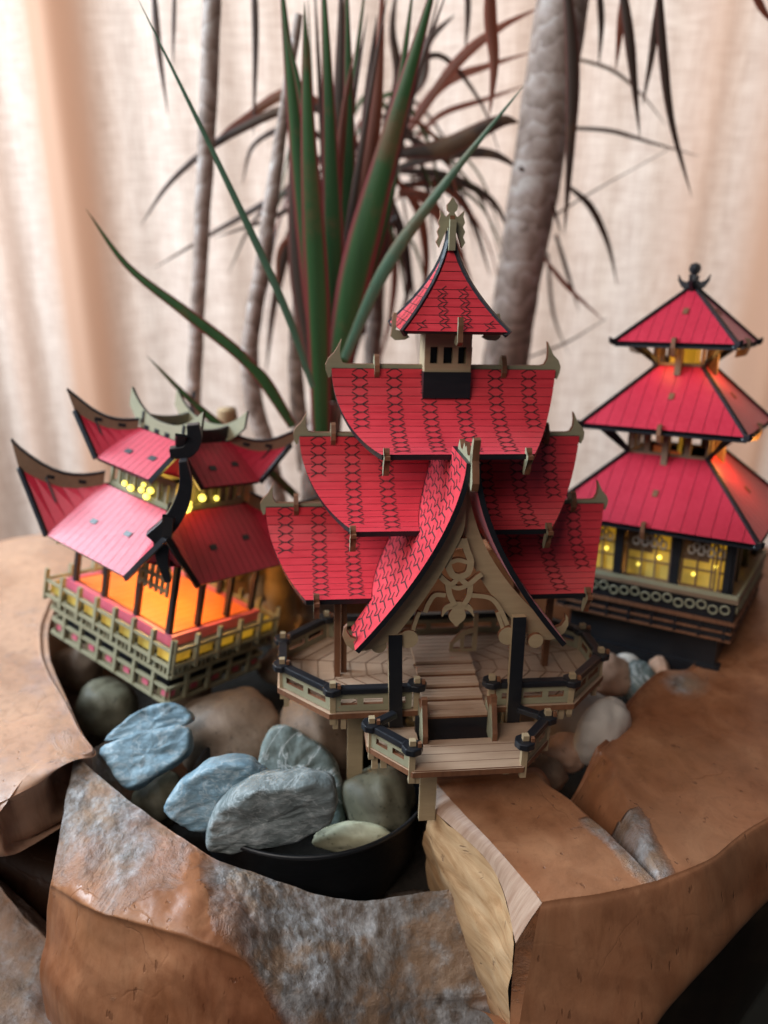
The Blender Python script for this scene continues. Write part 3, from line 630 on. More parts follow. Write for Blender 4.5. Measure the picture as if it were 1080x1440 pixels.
# gable: two curved slopes
gable = empty('front_gable', parent=house, label='steep red gable roof projecting over the stairs')
gp = Prof(lambda s: ((.20+(GXX-.20)*s**1.65), GZ-(GZ-GZL)*s))
def tier_y(z):   # how far back the gable slopes run at height z (their rear ends lie inside the tier roofs)
    if z > 7.85: return lerp(-.3, -2.85, min(1, (z-7.85)/.08))
    if z > 3.42: return -.15
    return lerp(-3.40, -2.95, max(0, min(1, (z-2.54)/.8)))
for sg in (-1, 1):
    n = 60; F0 = []; B0 = []; F1 = []; B1 = []
    def S3(u, l, sg=sg):
        d, z, td, tz = gp.at(l); return V((sg*d, u, z)), V((-sg*tz, 0, td)).normalized()
    for k in range(n+1):
        l = gp.len*k/n; p, nr = S3(0, l); yf = -GG+.0; yb = tier_y(p.z)
        if k == n: yf += .0
        F0.append(p+V((0, yf, 0))); B0.append(p+V((0, yb, 0))); F1.append(F0[-1]-nr*PLT); B1.append(B0[-1]-nr*PLT)
    m = n+1; fs = []; ms = []
    for k in range(n):
        fs += [(k, k+1, m+k+1, m+k), (2*m+k, 3*m+k, 3*m+k+1, 2*m+k+1), (k, 2*m+k, 2*m+k+1, k+1), (m+k, m+k+1, 3*m+k+1, 3*m+k)]; ms += [0, 0, 1, 1]
    fs += [(0, m, 3*m, 2*m), (m-1, 3*m-1, 4*m-1, 2*m-1)]; ms += [1, 1]
    mb = MB(); mb.add(F0+B0+F1+B1, fs, ms); mb.build('gable_slope', [RED, BLK], gable)
    mb = MB(); rows = 20; pl = gp.len/rows
    for k in range(rows):
        l = pl*(k+.5); z = gp.at(l)[1]; yb = max(min(tier_y(z), -.2), -3.4) if z > 3.4 else tier_y(z); ya = -GG; wdt = yb-ya; cell = .80
        off = (k % 2)*cell*.5
        u = ya+.06+off
        while u < yb-.1:
            a, b = u, min(u+cell*.62, yb-.04)
            kerf(mb, S3, (a, l), (b, l), .042)
            if b+.08 < yb: kerf(mb, S3, (b, l), (b+.15, l+pl*.5), .044); kerf(mb, S3, (b, l), (b+.15, l-pl*.5), .044)
            if a-.08 > ya: kerf(mb, S3, (a, l), (a-.13, l+pl*.48), .044)
            u += cell
    mb.build('cut_marks', KERF, gable, kind='stuff')
    # bargeboard set back behind the roof edge
    A = []; B = []
    for k in range(25):
        l = gp.len*(.03+.97*k/24); d, z, td, tz = gp.at(l); wd = lerp(.42, .74, (k/24)**.8) if k < 22 else lerp(.74, .3, (k-21)/3)
        A.append(V((sg*d, -GG+(.52 if sg < 0 else .85), z))-V((-sg*tz, 0, td))*(PLT+.01+(.20*math.sin(math.pi*min(1, k/20)) if sg > 0 else 0))); A[-1].x = sg*max(.03, sg*A[-1].x); B.append(A[-1]-V((-sg*tz, 0, td))*wd); B[-1].x = sg*max(.02, sg*B[-1].x)
    MB().strip(A, B, (0, .16, 0)).build('bargeboard', [PLY, EDGE], gable)
    # curled tail of the bargeboard
    tx = sg*GXX; o = [(0, .1), (.22, .18), (.36, .42), (.33, .62), (.44, .50), (.48, .2), (.36, -.1), (.12, -.30), (-.2, -.36), (-.4, -.25), (-.35, -.1)]
    MB().prism([V((tx+sg*x*.9-sg*.1, -GG+(.53 if sg < 0 else .86), GZL+z*.9)) for x, z in o], (0, .16, 0)).build('curled_tail', [PLY, EDGE], gable)
# gable ridge board and front finial
o = [(-3.15, -.05), (-3.15, .10), (-3.3, .32), (-3.55, .12), (-3.75, .10), (-3.95, .38), (-4.1, .26), (-4.25, .34), (-4.45, .12), (-4.7, .16), (-4.95, .30), (-4.95, -.1)]
MB().prism([V((-.08, y, GZ+z)) for y, z in o], (.16, 0, 0)).build('ridge_board', [GPLY, EDGE], gable)
o = [(-4.80, -.5), (-4.80, -.1), (-4.76, .2), (-4.86, .55), (-5.0, .75), (-5.12, .70), (-5.05, .4), (-5.02, .1), (-5.14, -.2), (-5.22, -.5), (-5.12, -.75), (-4.95, -.68)]
MB().prism([V((-.08, y, GZ+z)) for y, z in o], (.20, 0, 0)).build('gable_finial', [GPLY, EDGE], gable)
# fretwork pediment inside the gable
fret = empty('fretwork', parent=gable)
YF = -GG+.60; fo = (V((0, YF, 0)), V((1, 0, 0)), V((0, 0, 1)))
def fr(pixs, wd, off=0, nm='fret_scroll'):
    pts = [cl(x, y, 1, YF) for x, y in pixs]; p2 = [(p.x, p.z) for p in pts]
    p2 = [(q.x, q.y) for q in cat([V((a, b, 0)) for a, b in p2], max(8, 4*len(p2)))]
    MB().stroke(p2, wd, (V((0, off, 0))+fo[0], fo[1], fo[2]), None, (0, .14, 0)).build(nm, [PLY, EDGE], fret)
fr([(641, 758), (634, 775), (630, 792), (636, 808), (646, 812)], .20)
fr([(652, 758), (657, 775), (662, 790), (658, 806), (646, 812)], .20, .004)
fr([(641, 764), (652, 764)], .3, .008, 'fret_top')
fr([(632, 792), (645, 788), (660, 792)], .13, .012)
fr([(646, 812), (634, 822), (620, 812), (618, 806)], .16, .016)
fr([(646, 812), (658, 822), (672, 812), (678, 808)], .16, .020)
fr([(630, 822), (633, 838), (640, 852)], .17, .024)
fr([(662, 820), (660, 838), (652, 852)], .17, .028)
fr([(630, 822), (645, 828), (662, 822)], .14, .032)
fr([(627, 838), (612, 838), (603, 850), (598, 862)], .14, .036)
fr([(664, 838), (690, 842), (704, 858), (714, 880)], .14, .040)
fr([(622, 868), (628, 856), (644, 852), (660, 856), (667, 868)], [.03, .06, .1, .14, .17, .19, .2, .21, .22, .23, .23, .23, .22, .2, .18, .15, .12, .08, .05, .03], .044)
fr([(644, 850), (644, 862), (643, 872), (642, 882)], [.16, .2, .26, .34, .42, .46, .5, .52, .52, .5, .46, .4, .3, .2, .12, .05], .048, 'fret_drop')
fr([(700, 862), (706, 880), (712, 900)], .12, .052)
fr([(590, 862), (584, 878), (578, 900)], .12, .056)
# round brackets beside the posts
for sg in (-1, 1):
    for cx, cz, r in ((sg*1.55, 2.55, .30), (sg*2.45, 2.35, .24)):
        MB().prism([V((cx+r*math.cos(a*math.pi/8), -4.33, cz+r*math.sin(a*math.pi/8))) for a in range(16)], (0, .14, 0)).build('bracket', [PLY, EDGE], house)
# front posts
for px0, px1, pyt in ((556, 557, 893), (731, 722, 868)):
    b = cl(px1, 1012, 1, -4.42); hz = cl(px0, pyt, 1, b.y).z; t = V((b.x, b.y, hz)); t.x = cl(px0, pyt, 1, b.y).x
    mb = MB(); A = []; wd = .21
    mb.strip([V((b.x-wd, b.y, -.5)), V((t.x-wd, b.y, hz))], [V((b.x+wd, b.y, -.5)), V((t.x+wd, b.y, hz))], (0, .2, 0)); mb.build('front_post', [BLK, PLY], house)
# inner slender posts
for px, py in ((474, 950), (483, 944), (765, 935), (720, 905), (520, 905)):
    b = cl(px, py, 2, 0.02); MB().box(b.x-.10, b.x+.10, b.y-.10, b.y+.10, 0, 3.2 if px not in (520,) else 2.2).build('inner_post', [EDGE], house)
# turret
tur = empty('turret', parent=house)
TX, TY_, ZT, Z2, Z0 = .758, .517, 11.30, 10.092, 9.243
MB().box(-TX-.02, TX+.02, -TY_-.04, TY_, Z0, Z2, 0).build('turret_base', BLK, tur)
mb = MB(); f = -TY_
mb.box(-TX, TX, f, f+.16, Z2, Z2+.26).box(-TX, TX, f, f+.16, ZT-.42, ZT)
for x in (-TX, -.33, .15, TX-.16): mb.box(x, x+.18, f+.002, f+.158, Z2+.26, ZT-.42)
mb.build('window_wall', [PLY], tur)
mb = MB(); mb.box(-TX, -TX+.16, f+.16, TY_, Z2, ZT).box(TX-.16, TX, f+.16, TY_, Z2, ZT).box(-TX+.16, TX-.16, TY_-.16, TY_, Z2, ZT); mb.build('turret_wall', [PLY], tur)
MB().box(-TX+.2, TX-.2, f+.30, f+.34, Z2, ZT).build('shade_sheet', BLK, tur)  # black sheet stands in for the shaded inside of the turret
spz0, spz1, ss = 11.459, 14.35, 1.663
def sw(s): return .07+(ss-.07)*s**1.75
sprof = Prof(lambda s: (sw(s), spz1-(spz1-spz0)*s))
for q in range(4):
    Rm = Matrix.Rotation(q*math.pi/2, 3, 'Z'); npl = 11; side = empty('spire_side', parent=tur)
    def S3(u, l):
        d, z, td, tz = sprof.at(l); return Rm @ V((u, -d, z)), (Rm @ V((0, tz, td))).normalized()
    for k in range(npl):
        l0 = sprof.len*k/npl+.012; l1 = sprof.len*(k+1)/npl-.012; a = sprof.at(l0); b = sprof.at(l1); nr = S3(0, (l0+l1)/2)[1]
        MB().prism([S3(-a[0]+.02, l0)[0], S3(a[0]-.02, l0)[0], S3(b[0]-.02, l1)[0], S3(-b[0]+.02, l1)[0]], -nr*.05, 0, 1).build('plank', [RED, BLK], side)
    A = []; B = []; m = 13
    mb = MB()
    for k in range(m):
        l = sprof.len*k/(m-1); p, nr = S3(-sprof.at(l)[0]+.01, l); r, _ = S3(sprof.at(l)[0]-.01, l); A.append(p-nr*.045); B.append(r-nr*.045)
    off = Rm @ V((0, .12, -.06)); mb.strip(A, B, off, 0, 0); mb.build('roof_backing', BLK, side)
    mb = MB()
    for k in range(1, npl):
        l = sprof.len*k/npl; pl = sprof.len/npl; w_ = sprof.at(l)[0]
        for xc in (-1.05, -.35, .35, 1.05) if k > 6 else (-.33, .33):
            if abs(xc)+.22 > w_: continue
            for sg, l0 in ((1, l), (-1, l+pl*.5)):
                if l0+pl*.4 > sprof.len: continue
                j0 = (xc-sg*.0, l0); kerf(mb, S3, (xc-sg*.18, l0), j0, .026); kerf(mb, S3, j0, (xc+sg*.14, l0-pl*.38), .03); kerf(mb, S3, j0, (xc+sg*.14, l0+pl*.38), .03)
    mb.build('cut_marks', KERF, side, kind='stuff')
    # hip board
    A = []; B = []
    for k in range(m):
        l = sprof.len*k/(m-1); d, z, td, tz = sprof.at(l); dg = V((-1, -1, 0)).normalized(); c = Rm @ V((-d, -d, z)); A.append(c+Rm @ (dg*.05)+V((0, 0, .03))); B.append(c-Rm @ (dg*.14)-V((0, 0, .16)))
    sd = Rm @ V((1, -1, 0)).normalized(); A = [p-sd*.05 for p in A]; B = [p-sd*.05 for p in B]
    MB().strip(A, B, sd*.10, 0, 0).build('hip_board', BLK, side)
    o = [(-.02, .42), (.08, .44), (.13, .2), (.12, -.05), (.16, -.3), (.02, -.42), (-.30, -.40), (-.45, -.32), (-.3, -.15), (.0, -.1)]
    MB().prism([Rm @ V((.1-.08, -ss-a, spz0+b)) for a, b in o], Rm @ V((.16, 0, 0))).build('eave_hook', [GPLY, EDGE], side)
fin = [(0, .95), (.08, .82), (.17, .72), (.15, .58), (.07, .50), (.16, .38), (.24, .42), (.38, .56), (.36, .40), (.42, .22), (.36, .10), (.44, -.05), (.38, -.2), (.46, -.36), (.36, -.52), (.30, -.35), (.20, -.1), (.10, .1)]
out = fin+[(-x, z) for x, z in reversed(fin[1:])]
MB().prism([V((x, -.08, spz1+.05+z)) for x, z in out], (0, .16, 0)).build('finial_plate', [GPLY, EDGE], tur)
MB().prism([V((-.079, x*.45, spz1+.02+z*.8)) for x, z in out], (.158, 0, 0)).build('finial_plate', [GPLY, EDGE], tur)
MB().box(-.10, .10, -.34, -.16, spz1-.55, spz1+.35).build('finial_clip', [GPLY, EDGE], tur)

# deck
deck = empty('main_deck', parent=house)
OC = [(-3.956, -4.268), (-5.589, -2.585), (-5.589, -.68), (-3.956, 1.0), (3.956, 1.0), (5.589, -.68), (5.589, -2.585), (3.956, -4.268)]; DCY = -1.634
MB().prism([V((x, y, -.20)) for x, y in OC], (0, 0, .19)).build('deck_plate', [DECK, EDGE], deck)
def planks(par, poly, z, nst, c=V((0, 0)), mat=DECK):
    n = len(poly)
    for i in range(n):
        a = V(poly[i]); b = V(poly[(i+1) % n])
        for k in range(nst):
            t0 = 1-(k+.04)/nst*.93-.01; t1 = 1-(k+.96)/nst*.93-.01
            L = (b-a).length; sh = .03/L
            P = [c+(q-c)*t for q, t in ((a.lerp(b, sh), t0), (a.lerp(b, 1-sh), t0), (a.lerp(b, 1-sh), t1), (a.lerp(b, sh), t1))]
            MB().prism([V((p.x, p.y, z)) for p in P], (0, 0, .035)).build('floor_board', [mat, EDGE], par)
planks(deck, [V((x*.965, DCY+(y-DCY)*.95)) for x, y in OC], -.008, 9, V((0, DCY)))
def railing(par, a, b, z, h=.62, slots=2, mat=GPLY):
    a = V((*a, z)); b = V((*b, z)); d = (b-a); L = d.length; d.normalize(); nn = V((-d.y, d.x, 0)); r = empty('railing', parent=par)
    def bx(u0, u1, z0, z1, t0=-.06, t1=.06):
        m = MB(); P = [a+d*u+nn*t+V((0, 0, q)) for u in (u0, u1) for t in (t0, t1) for q in (z0, z1)]
        m.add(P, [(0, 1, 3, 2), (4, 6, 7, 5), (0, 4, 5, 1), (2, 3, 7, 6), (0, 2, 6, 4), (1, 5, 7, 3)], [1, 1, 0, 0, 1, 1]); return m
    m = bx(.05, L-.05, 0, h*.36); m2 = bx(.05, L-.05, h*.70, h)
    for q in (m2,): m.add(q.v, q.f, q.m)
    st = (L-.1)/slots
    for k in range(slots+1):
        u = .05+st*k; ww = .20; u0 = max(.05, u-ww/2 if 0 < k < slots else (u if k == 0 else u-ww)); q = bx(u0, u0+ww, h*.36, h*.70, -.058, .058); m.add(q.v, q.f, q.m)
    m.build('slotted_panel', [mat, EDGE], r)
    mb = MB(); mb.bar(a+V((0, 0, h+.11))+d*.02, b+V((0, 0, h+.11))-d*.02, .30, .21); mb.build('handrail', BLK, r, bevel=.04)
    return r
def newel(par, p, z, h=.62):
    r = empty('corner_post', parent=par)
    MB().tube([V((p[0], p[1], z+h+.01)), V((p[0], p[1], z+h+.235))], .32, 8).build('post_cap', BLK, r, bevel=.04)
    MB().box(p[0]-.09, p[0]+.09, p[1]-.09, p[1]+.09, z-.45, z+h+.40).build('post', [PLY, EDGE], r)
    MB().box(p[0]+.14, p[0]+.24, p[1]-.16, p[1]-.04, z+h+.2, z+h+.36).build('peg', [EDGE], r)
edges = [(0, 1), (1, 2), (2, 3), (3, 4), (4, 5), (5, 6), (6, 7)]
I = [V((x*.97, DCY+(y-DCY)*.95)) for x, y in OC]
for i, j in edges:
    L = (I[i]-I[j]).length; n = 2 if L < 3 else (4 if L < 7 else 6); railing(deck, I[i], I[j], 0.03, slots=n)
railing(deck, I[0], (-1.30, I[0].y), .03, slots=3); railing(deck, (1.30, I[7].y), I[7], .03, slots=3)
for p in I: newel(deck, p, .03)
for x in (-1.20, 1.20): newel(deck, (x, I[0].y), .03, .68)
# stairs
st = empty('stairs', parent=house); SXw = .98
for k, (y0, y1, z) in enumerate([(-4.70, -3.98, .12), (-3.95, -3.45, .26), (-3.42, -2.92, .40), (-2.88, -2.4, .54), (-2.35, -.5, .64)]):
    step = empty('step', parent=st); n = 3 if k < 4 else 7
    for j in range(n):
        a = lerp(y0, y1, j/n); b = lerp(y0, y1, (j+1)/n)-.02; MB().box(-SXw, SXw, a, b, z-.1, z).build('step_board', [DECK], step)
    MB().box(-SXw, SXw, y0-.01, y0+.05, z-(.26 if k else .16), z-.102).build('riser', [EDGE], step)
MB().box(-SXw-.3, SXw+.3, -4.66, -4.5, -2.2, -.03).build('dark_riser', BLK, st)
for sg in (-1, 1):
    x = sg*(SXw+.10)
    o = [(-5.35, -.75), (-5.35, -.25), (-5.0, .62), (-4.78, .66), (-4.78, .2), (-4.3, .45), (-4.3, -.55)]
    MB().prism([V((x-.08, a, b)) for a, b in o], (.16, 0, 0)).build('stringer', [GPLY, EDGE], st)
    MB().box(x-.09, x+.09, -4.98, -4.80, .5, .82).build('post', [EDGE], st)
# small bench-like railing seen under the fretwork
b = cl(652, 916, 2, .64); rb = empty('lattice_seat', parent=house)
o = [(-.55, 0), (-.55, .20), (-.15, .55), (-.1, .9), (.0, .9), (.0, 1.35), (.35, 1.35), (.35, 0)]
MB().strip([V((b.x+x, b.y, b.z)) for x in (-.5, .45)], [V((b.x+x, b.y, b.z+.12)) for x in (-.5, .45)], (0, .12, 0)).build('seat_rail', [PLY, EDGE], rb)
for x0, x1, h0, h1 in ((-.5, -.38, .1, .3), (-.12, 0, .1, .75), (.3, .45, .1, 1.4)):
    MB().box(b.x+x0, b.x+x1, b.y+.003, b.y+.117, b.z+h0, b.z+h1).build('seat_post', [PLY, EDGE], rb)
MB().strip([V((b.x-.5, b.y+.006, b.z+.28)), V((b.x-.1, b.y+.006, b.z+.8)), V((b.x+.3, b.y+.006, b.z+.9))], [V((b.x-.4, b.y+.006, b.z+.25)), V((b.x, b.y+.006, b.z+.62)), V((b.x+.3, b.y+.006, b.z+.72))], (0, .11, 0)).build('seat_brace', [PLY, EDGE], rb)
# front platform
plat = empty('front_platform', parent=house)
PF = [(-1.25, -5.1), (-1.25, -4.35), (-2.86, -4.35), (-2.86, -5.265), (-1.644, -6.63), (1.644, -6.63), (2.86, -5.265), (2.86, -4.35), (1.25, -4.35), (1.25, -5.1)]
MB().prism([V((x, y, -.72)) for x, y in PF], (0, 0, .18)).build('platform_plate', [DECK, EDGE], plat)
ys = [-6.60, -6.22, -5.84, -5.46, -5.12]
def pfx(y): return 1.60+(2.78-1.60)*max(0, min(1, (y+6.6)/1.33))
for a, b in zip(ys, ys[1:]):
    MB().prism([V((-pfx(a), a, -.538)), V((pfx(a), a, -.538)), V((pfx(b-.02), b-.02, -.538)), V((-pfx(b-.02), b-.02, -.538))], (0, 0, .03)).build('floor_board', [DECK, EDGE], plat)
for sg in (-1, 1):
    railing(plat, (sg*1.66, -6.48), (sg*2.72, -5.28), -.50, .58, 2); newel(plat, (sg*1.66, -6.48), -.50, .58); newel(plat, (sg*2.72, -5.26), -.50, .58)
    MB().bar(V((sg*2.72, -5.26, .19)), V((sg*1.95, -4.7, .19)), .26, .20).build('handrail', BLK, plat, bevel=.04)
for x, y, zb in [(-2.6, -5.2, -1.35), (-2.35, -5.4, -1.2), (-1.5, -6.45, -1.0), (1.2, -6.3, -.95), (2.2, -5.6, -1.1), (2.5, -5.1, -1.3)]:
    MB().box(x-.09, x+.09, y-.07, y+.07, zb, -.72).build('tab_leg', [PLY, EDGE], plat)
for x, y in ((-.92, -5.3), (-3.0, -2.6), (3.2, -2.0), (-3.4, .7), (3.4, .7)):
    MB().box(x-.26, x+.26, y-.08, y+.08, -4.9 if abs(x) > 1 else -3.3, -.2 if abs(x) > 1 else -.73).build('support_leg', [PLY, EDGE], house)
for x, y in ((-5.3, -2.7), (-3.75, -4.1), (-3.5, -4.12), (3.6, -4.1), (3.9, -4.0), (5.2, -2.8)):
    MB().box(x-.08, x+.08, y-.07, y+.07, -.62, -.2).build('tab_leg', [PLY, EDGE], deck)

# ================================================================== LEFT PAVILION
LLc = V((-9.264, 29, -15.169+CH)); LR = (-.215, .091, -.616)
lp = empty('wooden_pavilion_model', LLc, LR, label='left plywood pavilion model with two curled red roofs and glowing orange floor', cat='wooden model', group='plywood pagoda models in the planter')
def curl_roof(par, A, Ay, zt, B, zb, c, w_, wt, npl, name, holes):
    t = empty('curled_roof', parent=par, label=name)
    for q in range(4):
        Rm = Matrix.Rotation(q*math.pi/2, 3, 'Z'); pn = empty('roof_side', parent=t)
        a2 = A; a0 = (Ay if q % 2 == 0 else A)
        P = [V((-a2, -a2, zt)), V((a2, -a2, zt)), V((B-c, -B, zb)), V((-B+c, -B, zb))]
        nr = (P[1]-P[0]).cross(P[3]-P[0]).normalized(); nr = -nr if nr.z < 0 else nr
        for k in range(npl):
            t0, t1 = (k+.022)/npl, (k+.978)/npl
            pl = [P[0].lerp(P[1], t0), P[0].lerp(P[1], t1), P[3].lerp(P[2], t1), P[3].lerp(P[2], t0)]
            MB().prism([Rm @ p for p in pl], Rm @ (-nr*.08), 0, 1).build('plank', [RED2, BLK], pn)
        MB().prism([Rm @ (p-nr*.075) for p in P], Rm @ (-nr*.10), 0, 0).build('roof_backing', BLK, pn)
        for fx, fy in holes:
            cc = P[0].lerp(P[1], fx).lerp(P[3].lerp(P[2], fx), fy); dn = (P[3]-P[0]).normalized()
            mb = MB(); ex = V((1, 0, 0)); mb.prism([Rm @ (cc+ex*a*.17+dn*b*.11-nr*.02) for a, b in ((-1, -1), (1, -1), (1, 1), (-1, 1))], Rm @ (nr*.05)); mb.build('tab_slot', [BLK], pn)
        # corner wing between this side and the next (+x,-y corner)
        wing = empty('corner_wing', parent=t)
        T0 = V((a2, -a2, zt)); T1 = V((w_, -w_, wt)); B1 = V((B-c, -B, zb)); B2 = V((B, -B+c, zb))
        rd = []
        for k in range(9):
            s = k/8; p = T0.lerp(T1, s); p.z = lerp(zt, wt, s)-(.55*w_/4.3)*math.sin(math.pi*s)*.8; rd.append(p)
        for Bq, nm in ((B1, 0), (B2, 1)):
            mid = T0.lerp(Bq, 1)
            n2 = 6
            for k in range(n2):
                s0, s1 = k/n2+.002, (k+1)/n2-.002
                def rp(s):
                    u = s*8; i = min(int(u), 7); return rd[i].lerp(rd[i+1], u-i)
                pl = [rp(s0), rp(s1), T0.lerp(Bq, s1), T0.lerp(Bq, s0)] if k else [rp(0), rp(s1), T0.lerp(Bq, s1)]
                MB().prism([Rm @ p for p in pl], (0, 0, -.09), 0, 1).build('plank', [RED2, BLK], wing)
            vd = (T1-Bq).normalized(); MB().bar(Rm @ (T1+V((0, 0, -.05))), Rm @ (Bq+V((0, 0, -.05))), .12, .20).build('verge_board', BLK, wing)
        dg = (V((1, -1, 0)).normalized()); sd = V((1, 1, 0)).normalized()*(.06 if q else .15)
        hb = .5*w_/4.3*(.8 if q == 0 else 1)
        top = [p+V((0, 0, hb*(.9+.5*(i/8)**2))) for i, p in enumerate(rd)]+[T1+dg*.35+V((0, 0, hb*2.0))]
        bot = [p+V((0, 0, -.05)) for p in rd]+[T1+dg*.30+V((0, 0, hb*1.75))]
        MB().strip([Rm @ (p-sd) for p in top], [Rm @ (p-sd) for p in bot], Rm @ (sd*2), 0, 1).build('hip_board', [HIPM, BLK], wing)
        MB().strip([Rm @ (p-sd*1.4+V((0, 0, .07))) for p in top], [Rm @ (p-sd*1.4-V((0, 0, .02))) for p in top], Rm @ (sd*2.8), 0, 0).build('hip_cap', BLK, wing)
        MB().prism([Rm @ (T0.lerp(p, .72)-V((0, 0, .10))) for p in (T1, B1, V((B*.8, -B*.8, zb-.1)), B2)], Rm @ (-dg*.08), 0, 1).build('gable_infill', [RED2, BLK], wing)
        for s in (2, 5):
            p = (top[s]+bot[s])/2; MB().bar(Rm @ (p-dg*.14), Rm @ (p+dg*.14), .16, .14).build('tab_slot', BLK, wing)
    return t
LM = Matrix.Translation(LLc) @ Euler(LR).to_matrix().to_4x4()
def brace(pix, r, wds, nm):
    Mi = LM.inverted(); o = Mi @ V((0, 0, CH)); dg = V((1, -1, 0)).normalized(); P = []
    for a, b in pix:
        d = Mi.to_3x3() @ ray(a, b); P.append(o+d*((r-o.dot(dg))/d.dot(dg)))
    P = cat(P, 18); ex = V((1, 1, 0)).normalized(); ez = V((0, 0, 1))
    W_ = [x.x for x in cat([V((w_, 0, 0)) for w_ in wds], 18)]
    MB().stroke([((p-dg*r).dot(ex), p.z) for p in P], W_, (dg*r, ex, ez), None, dg*.5).build(nm, BLK, lp, bevel=.03)
brace([(258, 644), (262, 676), (256, 704), (240, 732), (216, 755)], 5.2, [.26, .42, .52, .56, .62], 'curved_brace')
brace([(272, 594), (274, 614), (264, 631), (240, 634)], 3.9, [.42, .52, .48, .36], 'curved_brace')
brace([(228, 754), (230, 782), (238, 812)], 5.0, [.55, .40, .22], 'curved_brace')
HIPM = painted('brown_plywood', (.16, .10, .06), (.24, .155, .095), .6)
curl_roof(lp, 2.05, 2.19, 4.025, 4.177, 2.0, 1.793, 4.30, 4.22, 13, 'lower curled red roof', [(.3, .55), (.72, .5)])
curl_roof(lp, 1.30, 1.38, 6.50, 2.894, 5.271, 1.3, 3.0, 6.82, 9, 'upper curled red roof', [(.32, .6), (.75, .55)])
# crown on the top
for q in range(4):
    Rm = Matrix.Rotation(q*math.pi/2, 3, 'Z'); cw = 2.05 if q % 2 == 0 else 1.25
    up = []; lo = []
    for k in range(17):
        s = k/16*2-1; x = s*cw; up.append(V((x, -1.22, 6.50+.50+(.95 if q % 2 == 0 else .2)*abs(s)**2.4))); lo.append(V((x, -1.22, 6.50+(.0 if abs(s) < .62 else .05+(1.15 if q % 2 == 0 else .3)*((abs(s)-.62)/.38)**1.3*.62))))
    MB().strip([Rm @ p for p in up], [Rm @ p for p in lo], Rm @ V((0, .12, 0)), 0, 1).build('crown_board', [GPLY if q != 1 else BLK, BLK], lp)
    for x in (-.9, -.3, .3, .9): MB().box(x-.12, x+.12, -1.25, -1.09, 6.45, 6.68, M=Rm.to_4x4()).build('tab_slot', BLK, lp)
MB().box(-1.0, 1.0, -1.0, 1.0, 6.3, 6.55).build('roof_cap', BLK, lp)
# attic lattice and LEDs
for q in range(4):
    Rm = Matrix.Rotation(q*math.pi/2, 3, 'Z').to_4x4(); at = empty('attic_wall', parent=lp)
    mb = MB(); mb.box(-1.9, 1.9, -1.9, -1.78, 4.0, 4.22, M=Rm).box(-1.9, 1.9, -1.9, -1.78, 4.95, 5.15, M=Rm)
    for k in range(9): x = -1.9+k*.46; mb.box(x, x+.12, -1.898, -1.782, 4.2, 5.0, M=Rm)
    mb.build('lattice', [GPLY, EDGE], at)
    MB().box(-1.7, 1.7, -1.70, -1.66, 4.05, 5.1, M=Rm).build('inner_board', [GPLY], at)
random.seed(3)
for k, (x, y, z) in enumerate([(-.9, -1.98, 4.35), (-.5, -1.99, 4.28), (.1, -1.98, 4.38), (.45, -1.99, 4.22), (.62, -1.98, 4.5), (.2, -1.98, 4.62), (1.98, -1.2, 4.35), (2.0, -.6, 4.5), (1.98, .2, 4.4), (2.0, -1.35, 4.75), (2.05, -1.5, 4.25)]):
    rr = .27 if k == 10 else random.uniform(.08, .16); o = pebble('led_bulb', (0, 0, 0), (rr, rr, rr), LED, n=12); o.parent = lp; o.location = V((x, y, z))*S
    for kk in ('label', 'category'):
        if kk in o: del o[kk]
# body
MB().box(-3.1, 3.1, -2.2, 2.2, -.95, -.55).build('raised_floor', [BLK], lp)
for k in range(16):
    x = -3.0+k*.375; MB().box(x, x+.35, -2.1, 2.1, -.549, -.50).build('floor_board', [ORG], lp)
for y in (-2.45, 2.25): MB().box(-3.1, 3.1, y, y+.2, -.9, -.50).build('floor_border', [PINKP], lp)
for x in (-3.3, 3.12): MB().box(x, x+.18, -2.45, 2.45, -.9, -.48).build('floor_border', [PINKP], lp)
for x in (-2.9, -1.0, 1.0, 2.9):
    for y in (-2.25, 2.25):
        MB().box(x-.10, x+.10, y-.10, y+.10, -.9, 2.9).build('post', [BLK], lp)
for y in (-.8, .8):
    for x in (-2.9, 2.9): MB().box(x-.10, x+.10, y-.10, y+.10, -.9, 2.9).build('post', [BLK], lp)
MB().box(-3.2, 3.2, -3.2, 3.2, 2.45, 2.7).build('ceiling_board', [BLK], lp)
